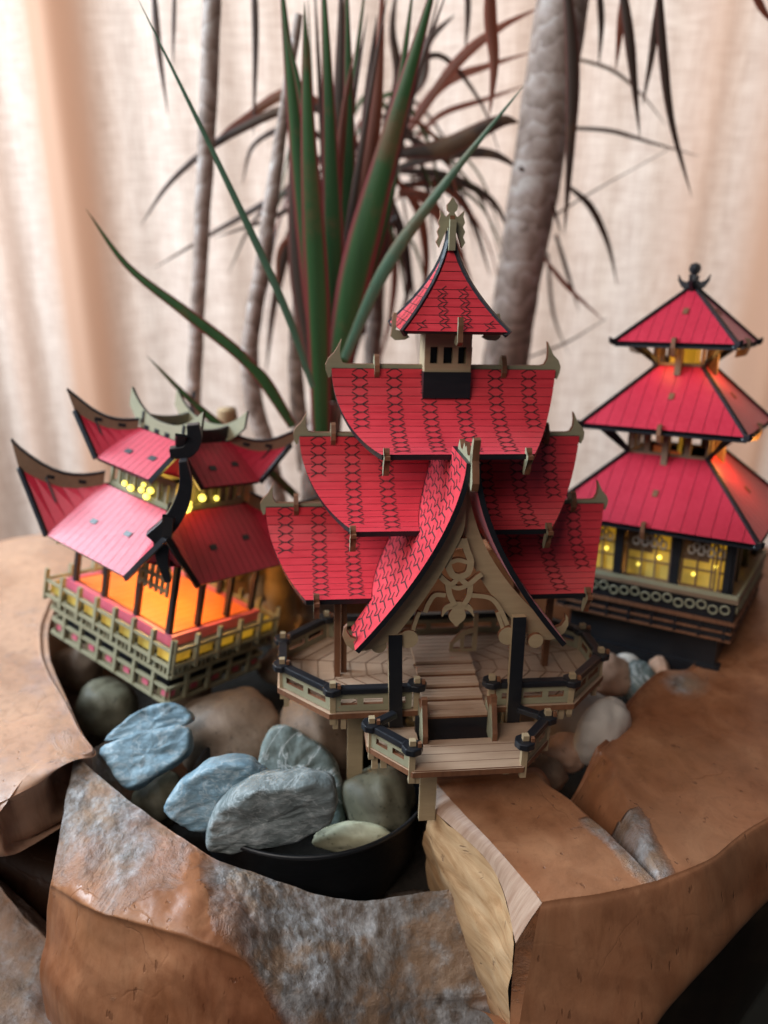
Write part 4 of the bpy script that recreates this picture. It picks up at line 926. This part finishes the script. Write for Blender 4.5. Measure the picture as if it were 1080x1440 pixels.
# hanging lattice under the eaves at the near corner
for q in range(4):
    Rm = Matrix.Rotation(q*math.pi/2, 3, 'Z').to_4x4()
    mb = MB(); mb.box(1.6, 3.3, -3.0, -2.9, 1.85, 1.97, M=Rm).box(1.8, 3.3, -3.0, -2.9, 1.45, 1.55, M=Rm)
    for k in range(6): mb.box(1.7+k*.3, 1.8+k*.3, -2.998, -2.902, 1.3, 2.4, M=Rm)
    mb.build('eave_lattice', [GPLY, EDGE], lp)
DX, DY, h0, h1 = 3.938, 2.905, -.958, -3.127
MB().box(-DX+.24, DX-.24, -DY+.24, DY-.24, h0-.15, h0).build('deck_plate', [GPLY, EDGE], lp)
MB().box(-DX+.62, DX-.62, -DY+.62, DY-.62, h1+.1, h0-.15).build('plinth_core', BLK, lp)
for (ax, n, half, oth) in ((0, 7, DX, DY), (1, 5, DY, DX)):
    for sg in (-1, 1):
        wl = empty('balcony_side', parent=lp)
        def bx(u0, u1, t0, t1, z0, z1, nm, mat, ins=0.0):
            a, b = sorted((sg*(oth+t0-ins), sg*(oth+t1-ins))); u0 = max(u0, -half+ins); u1 = min(u1, half-ins)
            if u1 <= u0: return
            (MB().box(u0, u1, a, b, z0, z1) if ax == 0 else MB().box(a, b, u0, u1, z0, z1)).build(nm, mat, wl)
        for z, nm, ins in ((h0+.22, 'top_rail', 0), (h0-.42, 'rail', 0), (h0-1.02, 'rail', .22), (h0-1.55, 'rail', .3), (h1, 'bottom_rail', .3)):
            bx(-half, half, -.02, .08, z, z+.13, nm, [GPLY, EDGE], ins)
        for k in range(n+1):
            u = -half+2*half*k/n; bx(u-.075, u+.075, -.08, .11, h0-.6, h0+.75, 'baluster', [GPLY, EDGE])
            bx(u-.075, u+.075, -.08, .07, h1+.05, h0-.35, 'post', [GPLY, EDGE], .26)
            if k < n:
                m = u+half/n; g = half/n
                bx(u+.10, m+g-.10, -.22, -.18, h0-.32, h0+.20, 'lit_pane', [YEL])
                for q in (-.38, .0, .38): bx(m+q*g-.045, m+q*g+.045, -.05, .05, h0-1.02, h0-.42, 'bar', [GPLY], .22)
                bx(m-g*.8, m+g*.8, -.03, .03, h0-1.60, h0-1.45, 'cross_bar', [GPLY], .3)
                bx(m-g*.30, m+g*.30, -.12, -.07, h0-1.94, h0-1.72, 'pink_panel', [PINKP], .3); bx(m-g*.8, m+g*.8, -.14, -.12, h0-2.1, h0-1.5, 'slotted_board', [GPLY], .3)
def lamp(name, par, loc, p, col, r=.004):
    l = bpy.data.lights.new(name, 'POINT'); o = bpy.data.objects.new(name, l); COL.objects.link(o); o.parent = par
    l.energy = p; l.color = col; l.shadow_soft_size = r; o.location = V(loc)*S; return o
lamp('led_lamp', lp, (-.8, 0, 1.7), .055, (1, .50, .12)); lamp('led_lamp', lp, (1.6, -.6, 1.7), .055, (1, .50, .12)); lamp('led_lamp', lp, (0, 0, 4.7), .03, (1, .6, .15))
lamp('led_lamp', lp, (2.3, -1.6, 4.8), .004, (1, .6, .15))

# ================================================================== RIGHT PAGODA
RLc = V((12.509, 31, -14.516+CH)); RRt = (-.117, -.065, -.581)
rp_ = empty('wooden_pagoda_model', RLc, RRt, label='right dark plywood pagoda model with three pyramid roofs and yellow lit windows', cat='wooden model', group='plywood pagoda models in the planter')
def pyr(par, s, z, t, u, npl, lab, holes):
    rt = empty('pyramid_roof', parent=par, label=lab)
    for q in range(4):
        Rm = Matrix.Rotation(q*math.pi/2, 3, 'Z'); sd_ = empty('roof_side', parent=rt)
        nr = V((0, -(u-z), (s-t))).normalized()
        for k in range(npl):
            x0 = -s+2*s*(k+.018)/npl; x1 = -s+2*s*(k+.982)/npl
            def top(x):   # fraction up the slope reachable at x (hip line)
                return 1.0 if abs(x) <= t else (s-abs(x))/(s-t)
            pts = []
            def pt(x, f): return V((x, -lerp(s, t, f), lerp(z, u, f)))
            pts = [pt(x0, 0), pt(x1, 0), pt(x1, top(x1)), ]
            for xx in (t, -t):
                if x0 < xx < x1: pts.append(pt(xx, 1))
            pts.append(pt(x0, top(x0)))
            if x0 < 0 < x1 and t < .05: pts = [pt(x0, 0), pt(x1, 0), pt(x1, top(x1)), pt(0, 1), pt(x0, top(x0))]
            MB().prism([Rm @ p for p in pts], Rm @ (-nr*.07), 0, 1).build('plank', [RED2, BLK], sd_)
        P = [V((-s, -s, z)), V((s, -s, z)), V((t, -t, u)), V((-t, -t, u))]
        MB().prism([Rm @ (p-nr*.065) for p in P], Rm @ (-nr*.12+V((0, 0, -.02))), 0, 0).build('roof_backing', BLK, sd_)
        for f in holes:
            c = V((0.05, -lerp(s, t, f), lerp(z, u, f))); dn = (V((0, -s, z))-V((0, -t, u))).normalized()
            MB().prism([Rm @ (c+V((a*.10, 0, 0))+dn*b*.16-nr*.01) for a, b in ((-1, -1), (1, -1), (1, 1), (-1, 1))], Rm @ (nr*.05)).build('tab', [EDGE], sd_)
        MB().prism([Rm @ V((-.08, -s-a, z+b)) for a, b in ((-.1, .2), (.1, .15), (.12, -.2), (0, -.5), (-.4, -.6), (-.35, -.2), (-.1, -.1))], Rm @ V((.16, 0, 0))).build('eave_hook', [HIPM, EDGE], sd_)
        dg = V((1, -1, 0)).normalized(); sw_ = V((1, 1, 0)).normalized()*.07
        P0 = V((t, -t, u)); P1 = V((s, -s, z)); L = []; Bm = []
        for k in range(9):
            a = P0.lerp(P1, k/8); L.append(a+V((0, 0, .10))); Bm.append(a+V((0, 0, -.16)))
        for k in range(1, 3): L.append(P1+dg*.12*k+V((0, 0, .08-.02*k+.03*k*k))); Bm.append(P1+dg*.12*k+V((0, 0, -.18+.035*k*k*(1 if k < 4 else 1.02))))
        MB().strip([Rm @ (p-sw_) for p in L], [Rm @ (p-sw_) for p in Bm], Rm @ (sw_*2), 0, 0).build('hip_board', BLK, rt)
    MB().box(-s, s, -s, s, z-.22, z-.14).build('roof_soffit', BLK, rt)
    return rt
pyr(rp_, 2.31, 9.069, .08, 11.214, 11, 'top pyramid roof', (.55,))
pyr(rp_, 3.159, 5.743, .84, 8.142, 12, 'middle pyramid roof', (.5,))
pyr(rp_, 4.167, 2.0, 1.564, 4.519, 15, 'lowest pyramid roof', (.45,))
# finial
fp = [(0, 1.05), (.16, 1.0), (.23, .85), (.20, .70), (.10, .60), (.12, .38), (.30, .30), (.48, .38), (.62, .60), (.60, .35), (.45, .10), (.28, 0), (.22, -.25)]
o = fp+[(-x, z) for x, z in reversed(fp[1:])]
MB().prism([V((x, -.07, 11.12+z)) for x, z in o], (0, .14, 0)).build('finial_plate', BLK, rp_)
MB().prism([V((-.069, x, 11.1+z)) for x, z in o], (.138, 0, 0)).build('finial_plate', BLK, rp_)
# storeys between the roofs
def storey(z0, z1, h, nwin, brk):
    for q in range(4):
        Rm = Matrix.Rotation(q*math.pi/2, 3, 'Z').to_4x4(); wl = empty('storey_wall', parent=rp_)
        mb = MB(); mb.box(-h, h, -h, -h+.12, z0, z0+.12, M=Rm).box(-h, h, -h, -h+.12, z1-.15, z1, M=Rm); ww = 2*h/nwin
        for k in range(nwin+1): x = -h+k*ww; mb.box(max(-h, x-.12), min(h, x+.12), -h+.002, -h+.118, z0+.12, z1-.15, M=Rm)
        mb.build('wall_frame', [HIPM, EDGE], wl)
        P = [V((h, -h, z0)), V((h, -h, z0+.25)), V((h+brk, -h-brk, z1+.1)), V((h+brk*.6, -h-brk*.6, z1+.1))]
        MB().prism([Rm @ p for p in P], Rm.to_3x3() @ V((.12, .12, 0))).build('strut', BLK, wl)
        MB().box(-.12, .12, -h-.35, -h-.02, z0-.35, z1+.1, M=Rm).build('bracket', [HIPM, EDGE], wl)
storey(8.10, 9.0, .95, 2, 1.1)
storey(4.45, 5.62, 1.62, 4, 1.2)
MB().box(-.5, .5, -.5, .5, 8.1, 8.9).build('lamp_core', [YEL], rp_)
MB().box(.35, .5, -1.3, -1.2, 4.5, 5.5).build('lit_strip', [YEL], rp_)
MB().box(-.6, -.2, -1.45, -1.35, 4.5, 4.85).build('lit_strip', [ORG], rp_)
MB().box(.1, .5, -1.6, -1.5, 4.45, 4.7).build('lit_strip', [ORG], rp_)
# ground floor
bh = 3.35
MB().box(-bh-.35, bh+.35, -bh-.35, bh+.35, -.62, -.45).build('floor_plate', [HIPM, EDGE], rp_)
for q in range(4):
    Rm = Matrix.Rotation(q*math.pi/2, 3, 'Z').to_4x4(); wl = empty('front_wall', parent=rp_)
    for x in (-3.2, -1.15, 1.15, 3.2): MB().box(x-.17, x+.17, -bh+.1, -bh+.35, -.45, 1.9, M=Rm).build('post', [BLK], wl)
    MB().box(-3.3, 3.3, -bh+.12, -bh+.33, 1.55, 1.9, M=Rm).build('lintel', [BLK], wl)
    for x in (-2.2, 0.0, 2.2):
        MB().box(x-.85, x+.85, -bh+.62, -bh+.66, -.45, .55, M=Rm).build('lit_pane', [YEL], wl)
        MB().box(x+.15, x+.80, -bh+.60, -bh+.615, -.1, 1.45, M=Rm).build('lit_pane', [YEL], wl)
        MB().box(x-.86, x+.86, -bh+.70, -bh+.74, -.45, 1.6, M=Rm).build('back_panel', [HIPM], wl)
        mb = MB()
        for k in range(7):
            a = k/6; cx = x-.55+1.1*a; r = .13
            mb.tube([Rm @ V((cx+r*math.cos(j*math.pi/4), -bh+.48, 1.12+(.08 if k % 2 else -.08)+r*1.3*math.sin(j*math.pi/4))) for j in range(9)], .045, 5)
        mb.build('carved_lattice', [ST_WHITE], wl)  # white colour stands in for light showing through the lattice
    for x in (-2.2, 0.0, 2.2):
        for dx in (-.86, -.28, .28, .86): MB().box(x+dx-.035, x+dx+.035, -bh+.5, -bh+.56, -.45, 1.6, M=Rm).build('window_bar', [HIPM], wl)
        for z in (.22, .78): MB().box(x-.86, x+.86, -bh+.503, -bh+.557, z, z+.06, M=Rm).build('window_bar', [HIPM], wl)
        for dx, z in ((-.4, .0), (.42, .45)):
            mb = MB(); c = Rm @ V((x+dx, -bh+.57, z)); mb.tube([c+V((0, 0, -.07)), c+V((0, 0, -.03)), c+V((0, 0, .04)), c+V((0, 0, .08))], [.03, .075, .075, .02], 8); mb.build('led_bulb', LED, wl, smooth=True)
    for z in (-1.95, -2.28): MB().box(-bh-.25, bh+.25, -bh-.24, -bh-.14, z, z+.08, M=Rm).build('trim', [EDGE], wl)
    for k in range(8): MB().box(-bh+.1+k*.93, -bh+.22+k*.93, -bh-.24, -bh-.15, -2.25, -1.5, M=Rm).build('baluster', [BLK], wl)
    # balustrade with scroll band
    MB().box(-bh-.3, bh+.3, -bh-.33, -bh-.23, -.45, -.30, M=Rm).build('rail', [GPLY, EDGE], wl)
    MB().box(-bh-.3, bh+.3, -bh-.33, -bh-.23, -1.55, -1.40, M=Rm).build('rail', [EDGE], wl)
    mb = MB()
    for k in range(16):
        cx = -bh+.1+k*(2*bh-.2)/15; r = .17
        mb.tube([Rm @ V((cx+r*math.cos(j*math.pi/4), -bh-.28, -.95+(.07*math.sin(k*2.1))+r*math.sin(j*math.pi/4))) for j in range(9)], .04, 5)
    mb.build('scroll_band', [GPLY], wl)
    MB().box(-bh-.25, bh+.25, -bh-.20, -bh-.16, -1.4, -.45, M=Rm).build('band_backing', [BLK], wl)
MB().box(-bh-.2, bh+.2, -bh-.15, bh+.15, -2.3, -.62).build('base', [BLK], rp_)
MB().box(-bh+.3, bh-.3, -bh+.3, bh-.3, -3.6, -2.3).build('base', [BLK], rp_)
MB().box(-bh+.1, bh-.1, -bh+.1, bh-.1, -5.2, -3.6).build('base', [BLK], rp_)
lamp('led_lamp', rp_, (0, -1.5, 1.0), .02, (1, .65, .2)); lamp('led_lamp', rp_, (0, 0, 8.5), .004, (1, .6, .15)); lamp('led_lamp', rp_, (1.3, -1.3, 8.55), .0035, (1, .45, .12)); lamp('led_lamp', rp_, (2.7, -.4, 4.9), .022, (1, .45, .1)); lamp('led_lamp', rp_, (1.9, .1, 8.3), .010, (1, .45, .1)); lamp('led_lamp', rp_, (-.4, -1.35, 8.5), .003, (1, .45, .1))

# ================================================================== PLANTS
def leaf(par, pix, y, wpx, mat, seed=0, droop=None, twist=0.0, wbase=.55, tipf=.0, name='leaf', face=0.0):
    """pix: pixel polyline base->tip; y: distance (number or list); wpx: widest width in photo pixels"""
    ys = y if isinstance(y, (list, tuple)) else [y]*len(pix)
    P = cat([Y(a, b, c) for (a, b), c in zip(pix, ys)], 22); n = len(P); vs = []; at = []
    view = V((0, 1, -.25)).normalized(); base = par.location/S
    for i, p in enumerate(P):
        t = i/(n-1); d = (P[min(i+1, n-1)]-P[max(i-1, 0)]).normalized(); k = (p.y*CP-(p.z-CH)*SP)/1080
        prof = (wbase+(1-wbase)*min(1, t/.3))*(1 if t < .45 else max(.02, ((1-t)/.55)**.75))
        if tipf: prof = max(prof, tipf)
        wd = wpx*k/2*prof; sd = d.cross(view).normalized()
        ang = twist*(t-.5)+face; nn = sd.cross(d).normalized(); sd2 = sd*math.cos(ang)+nn*math.sin(ang); nn2 = sd2.cross(d).normalized()
        for u in (-1, -.72, 0, .72, 1): vs.append(p+sd2*wd*u+nn2*wd*.32*(abs(u))-base); at.append(max(.001, abs(u)))
    fs = [(i*5+j, i*5+j+1, (i+1)*5+j+1, (i+1)*5+j) for i in range(n-1) for j in range(4)]
    mb = MB(); mb.add(vs, fs, 0, at); return mb.build(name, mat, par, smooth=True)
def trunk(par, pix, y, wpx, mat=BARK, name='trunk', rings=True, wob=.04):
    ys = y if isinstance(y, (list, tuple)) else [y]*len(pix); n = 120
    P = cat([Y(a, b, c) for (a, b), c in zip(pix, ys)], n); Wd = cat([V((w_, 0, 0)) for w_ in wpx], n); base = par.location/S; R_ = []
    for i, p in enumerate(P):
        k = (p.y*CP-(p.z-CH)*SP)/1080; r = Wd[i].x*k/2
        R_.append(r*(1+.014*rings*(((i*.37+noise.noise(V((i*.21, 3, 0)))) % 1.0)-.5)+wob*noise.noise(V((i*.1, 0, 0)))))
    mb = MB(); mb.tube([p-base+V((.05*noise.noise(p*.8), 0, 0)) for p in P], R_, 20, cap=True); return mb.build(name, mat, par, smooth=True)
# 1 leaning thick trunk, right
pl1 = empty('dracaena_plant', (7, 44, -2), label='thick leaning ringed dracaena trunk behind the turret with leaves hanging from above', cat='plant', group='dracaena plants behind the models')
trunk(pl1, [(800, -120), (791, 0), (770, 140), (752, 260), (730, 390), (712, 500), (700, 640), (695, 800)], 44, [74, 74, 72, 70, 62, 64, 66, 70])
for pix, yy, w_, m_ in [
    ([(868, -60), (884, 40), (893, 120), (900, 195)], 42, 15, L_DARK), ([(925, -60), (932, 60), (945, 170), (973, 278)], 41, 14, L_DARK),
    ([(885, -40), (874, 30), (866, 100)], 43, 13, L_RUST), ([(930, -30), (918, 70), (903, 150)], 43, 11, L_DARK),
    ([(796, -40), (806, 90), (803, 200), (794, 330)], 41, 20, L_DARK), ([(692, -60), (690, 20), (695, 90), (688, 165)], 42, 19, L_RUST),
    ([(657, -40), (658, 20), (654, 75)], 46, 9, L_DARK), ([(840, -40), (846, 30), (842, 95)], 46, 10, L_DARK),
    ([(1050, -40), (1072, 10), (1095, 40)], 41, 12, L_RUST),
    ([(806, 180), (860, 184), (915, 200), (985, 220)], 48, 6, L_DARK), ([(800, 262), (832, 292), (856, 345), (868, 402)], 46, 10, L_DARK),
    ([(765, 362), (800, 405), (850, 452)], 43, 7, L_RUST), ([(782, 330), (800, 390), (815, 440)], 49, 6, L_DARK),
    ([(810, 82), (860, 98), (900, 130), (940, 180)], 50, 5, L_DARK), ([(700, 362), (800, 290), (940, 210)], 47, 3, L_DARK), ([(745, 502), (800, 480), (852, 448)], 45, 3.2, L_DARK),
    ([(770, 355), (778, 440), (800, 500)], 52, 5, L_DARK)]:
    leaf(pl1, pix, yy, w_, m_, wbase=.8 if w_ < 7 else .5, tipf=.4 if w_ < 4 else 0, twist=random.uniform(-.5, .5))
# 2 thin stem, far left
pl2 = empty('dracaena_plant', (-9, 42, -2), label='thin grey straight dracaena stem farthest left against the curtain', cat='plant', group='dracaena plants behind the models')
trunk(pl2, [(304, -120), (298, 0), (292, 160), (284, 320), (276, 470), (272, 600), (280, 720)], 42, [26, 26, 25, 22, 20, 21, 24])
for pix, w_ in [([(214, -40), (222, 60), (236, 162)], 10), ([(246, -40), (244, 40), (243, 95)], 6), ([(356, -60), (359, 60), (356, 195)], 10)]: leaf(pl2, pix, 44, w_, L_DARK)
# 3 curving thin stem
pl3 = empty('dracaena_plant', (-5, 40, -2), label='curved thin dracaena stem bending down just left of the green leaves', cat='plant', group='dracaena plants behind the models')
trunk(pl3, [(420, 20), (400, 150), (385, 260), (368, 380), (352, 480), (356, 560), (378, 640), (395, 730)], 40, [12, 15, 20, 22, 24, 26, 24, 26])
# 4 green clump
pl4 = empty('dracaena_plant', (-3, 38, -2), label='dracaena with upright green red-edged leaves rising behind the middle model', cat='plant', group='dracaena plants behind the models')
trunk(pl4, [(462, 560), (452, 640), (448, 740), (452, 860)], 37, [44, 50, 52, 56])
trunk(pl4, [(420, 400), (416, 480), (418, 560), (432, 660)], 41, [14, 20, 22, 26], name='side_stem')
trunk(pl4, [(318, 575), (328, 640), (352, 740), (372, 830)], 36, [26, 34, 38, 44], mat=DRIFT, name='cut_stem')
G = [([(462, 600), (440, 400), (415, 180), (392, -60)], 37.5, 32, L_GREEN, .1), ([(452, 620), (446, 420), (434, 210), (428, 2)], 35.5, 34, L_GREEN, 0), ([(462, 610), (468, 400), (464, 200), (452, -80)], 36.5, 31, L_GREEN, .1),
     ([(470, 560), (484, 380), (490, 200), (487, -60)], 38, 27, L_GREEN, 0), ([(474, 520), (500, 380), (548, 200), (622, -60)], 36, 46, L_GREEN, -.15), ([(476, 500), (500, 330), (528, 160), (540, -60)], 39, 26, L_RUST, 0),
     ([(490, 430), (525, 280), (560, 130), (584, -40)], 37.5, 18, L_GREEN, 0), ([(484, 505), (540, 380), (620, 265), (737, 120)], 32, 19, L_TEAL, .0), ([(440, 545), (395, 420), (300, 215), (190, -10)], 31, 11, L_TEAL, 0),
     ([(412, 600), (350, 512), (262, 440), (180, 375), (120, 293)], 33, 17, L_GREEN, 0), ([(418, 700), (345, 630), (270, 565), (206, 500)], 32.5, 14, L_GREEN, 0), ([(405, 585), (370, 530), (340, 500)], 33, 14, L_GREEN, 0),
     ([(505, 470), (512, 300), (518, 150), (530, 20)], 40, 24, L_DARK, 0), ([(455, 500), (470, 300), (478, 120), (480, -50)], 40, 26, L_DARK, 0), ([(452, 560), (425, 420), (414, 300), (410, 150)], 39.5, 28, L_DARK, 0), ([(470, 560), (500, 440), (535, 330), (560, 240)], 38, 26, L_GREEN, 0)]
for pix, yy, w_, m_, tw in G: leaf(pl4, pix, yy, w_, m_, twist=tw, wbase=.75)
# 5 brown arching leaves
pl5 = empty('dracaena_plant', (0, 45, -2), label='dracaena crown of arching dark brown leaves spreading behind the green leaves', cat='plant', group='dracaena plants behind the models')
trunk(pl5, [(540, 230), (530, 400), (520, 600), (520, 800)], 46, [22, 24, 26, 30])
Bv = [([(520, 230), (440, 150), (330, 185), (245, 250), (197, 318)], 13), ([(510, 210), (420, 130), (340, 170), (300, 200)], 15), ([(520, 270), (420, 265), (330, 310), (215, 378)], 11), ([(510, 250), (430, 180), (360, 200), (340, 260)], 10),
      ([(560, 200), (620, 120), (690, 90), (752, 72)], 15), ([(560, 215), (630, 205), (700, 172), (730, 172)], 26), ([(560, 235), (620, 215), (690, 215), (735, 240)], 20), ([(570, 190), (640, 90), (700, 40), (760, 10)], 16),
      ([(560, 240), (620, 245), (690, 280), (722, 340)], 13), ([(565, 260), (620, 260), (660, 300), (690, 390)], 14), ([(560, 270), (600, 280), (640, 340), (665, 400)], 16), ([(550, 280), (565, 330), (575, 400), (560, 460)], 14),
      ([(545, 260), (545, 340), (520, 420), (498, 510)], 16), ([(555, 250), (590, 300), (600, 380), (585, 440)], 13), ([(450, 260), (410, 330), (385, 430), (374, 525)], 15), ([(460, 300), (425, 370), (412, 440)], 12), ([(470, 330), (445, 420), (440, 520)], 12),
      ([(560, 150), (590, 110), (600, 60), (640, 20)], 20), ([(540, 180), (560, 110), (552, 40), (560, -30)], 14), ([(580, 200), (620, 160), (680, 140), (740, 120)], 10), ([(730, 235), (770, 275), (790, 330)], 9), ([(560, 300), (540, 330), (530, 400), (535, 470)], 12),
      ([(540, 300), (555, 370), (548, 450), (530, 520)], 10), ([(530, 330), (512, 400), (510, 480)], 12), ([(575, 250), (640, 250), (700, 300)], 7), ([(500, 300), (400, 340), (390, 420)], 8), ([(480, 240), (395, 300), (300, 335)], 8)]
for k, (pix, w_) in enumerate(Bv): leaf(pl5, pix, 43+(k % 5)*1.2, w_, (L_DARK, L_RUST, L_DARK)[k % 3], twist=random.uniform(-.8, .8), face=random.uniform(-.3, .3))
random.seed(21)
for k in range(26):
    sx, sy = 500+random.uniform(-30, 60), 240+random.uniform(-70, 60); dr = random.choice((-1, 1, 1)); L = random.uniform(70, 210); up = random.uniform(-120, 60); fall = random.uniform(60, 260)
    pix = [(sx, sy), (sx+dr*L*.38, sy+up*.7-20), (sx+dr*L*.78, sy+up*.6+fall*.25), (sx+dr*L, sy+up*.5+fall)]
    leaf(pl5, pix, random.uniform(43, 50), random.uniform(4, 9), random.choice((L_DARK, L_DARK, L_RUST, L_GREEN)), twist=random.uniform(-1, 1), face=random.uniform(-.4, .4))
for k in range(10):
    x0 = 455+random.uniform(-10, 30); x1 = random.uniform(395, 640); leaf(pl4, [(x0, 560), (lerp(x0, x1, .25), 380), (lerp(x0, x1, .6), 180), (x1, random.uniform(-60, 90))], random.uniform(37, 41), random.uniform(9, 20), random.choice((L_GREEN, L_GREEN, L_DARK, L_RUST)), wbase=.7)
# driftwood behind the deck on the left
dw = empty('driftwood', (-5, 33, -3), label='blurred tan driftwood pieces behind the left rail of the middle model', cat='driftwood')
for pix, w_ in [([(330, 800), (370, 790), (420, 800), (470, 830)], 36), ([(395, 720), (392, 800), (400, 880), (410, 930)], 40), ([(340, 850), (372, 862), (420, 880)], 28), ([(820, 800), (840, 850), (850, 900)], 20)][:3]:
    trunk(dw, pix, 33, [w_]*len(pix), mat=DRIFT, name='branch', rings=False, wob=.25)
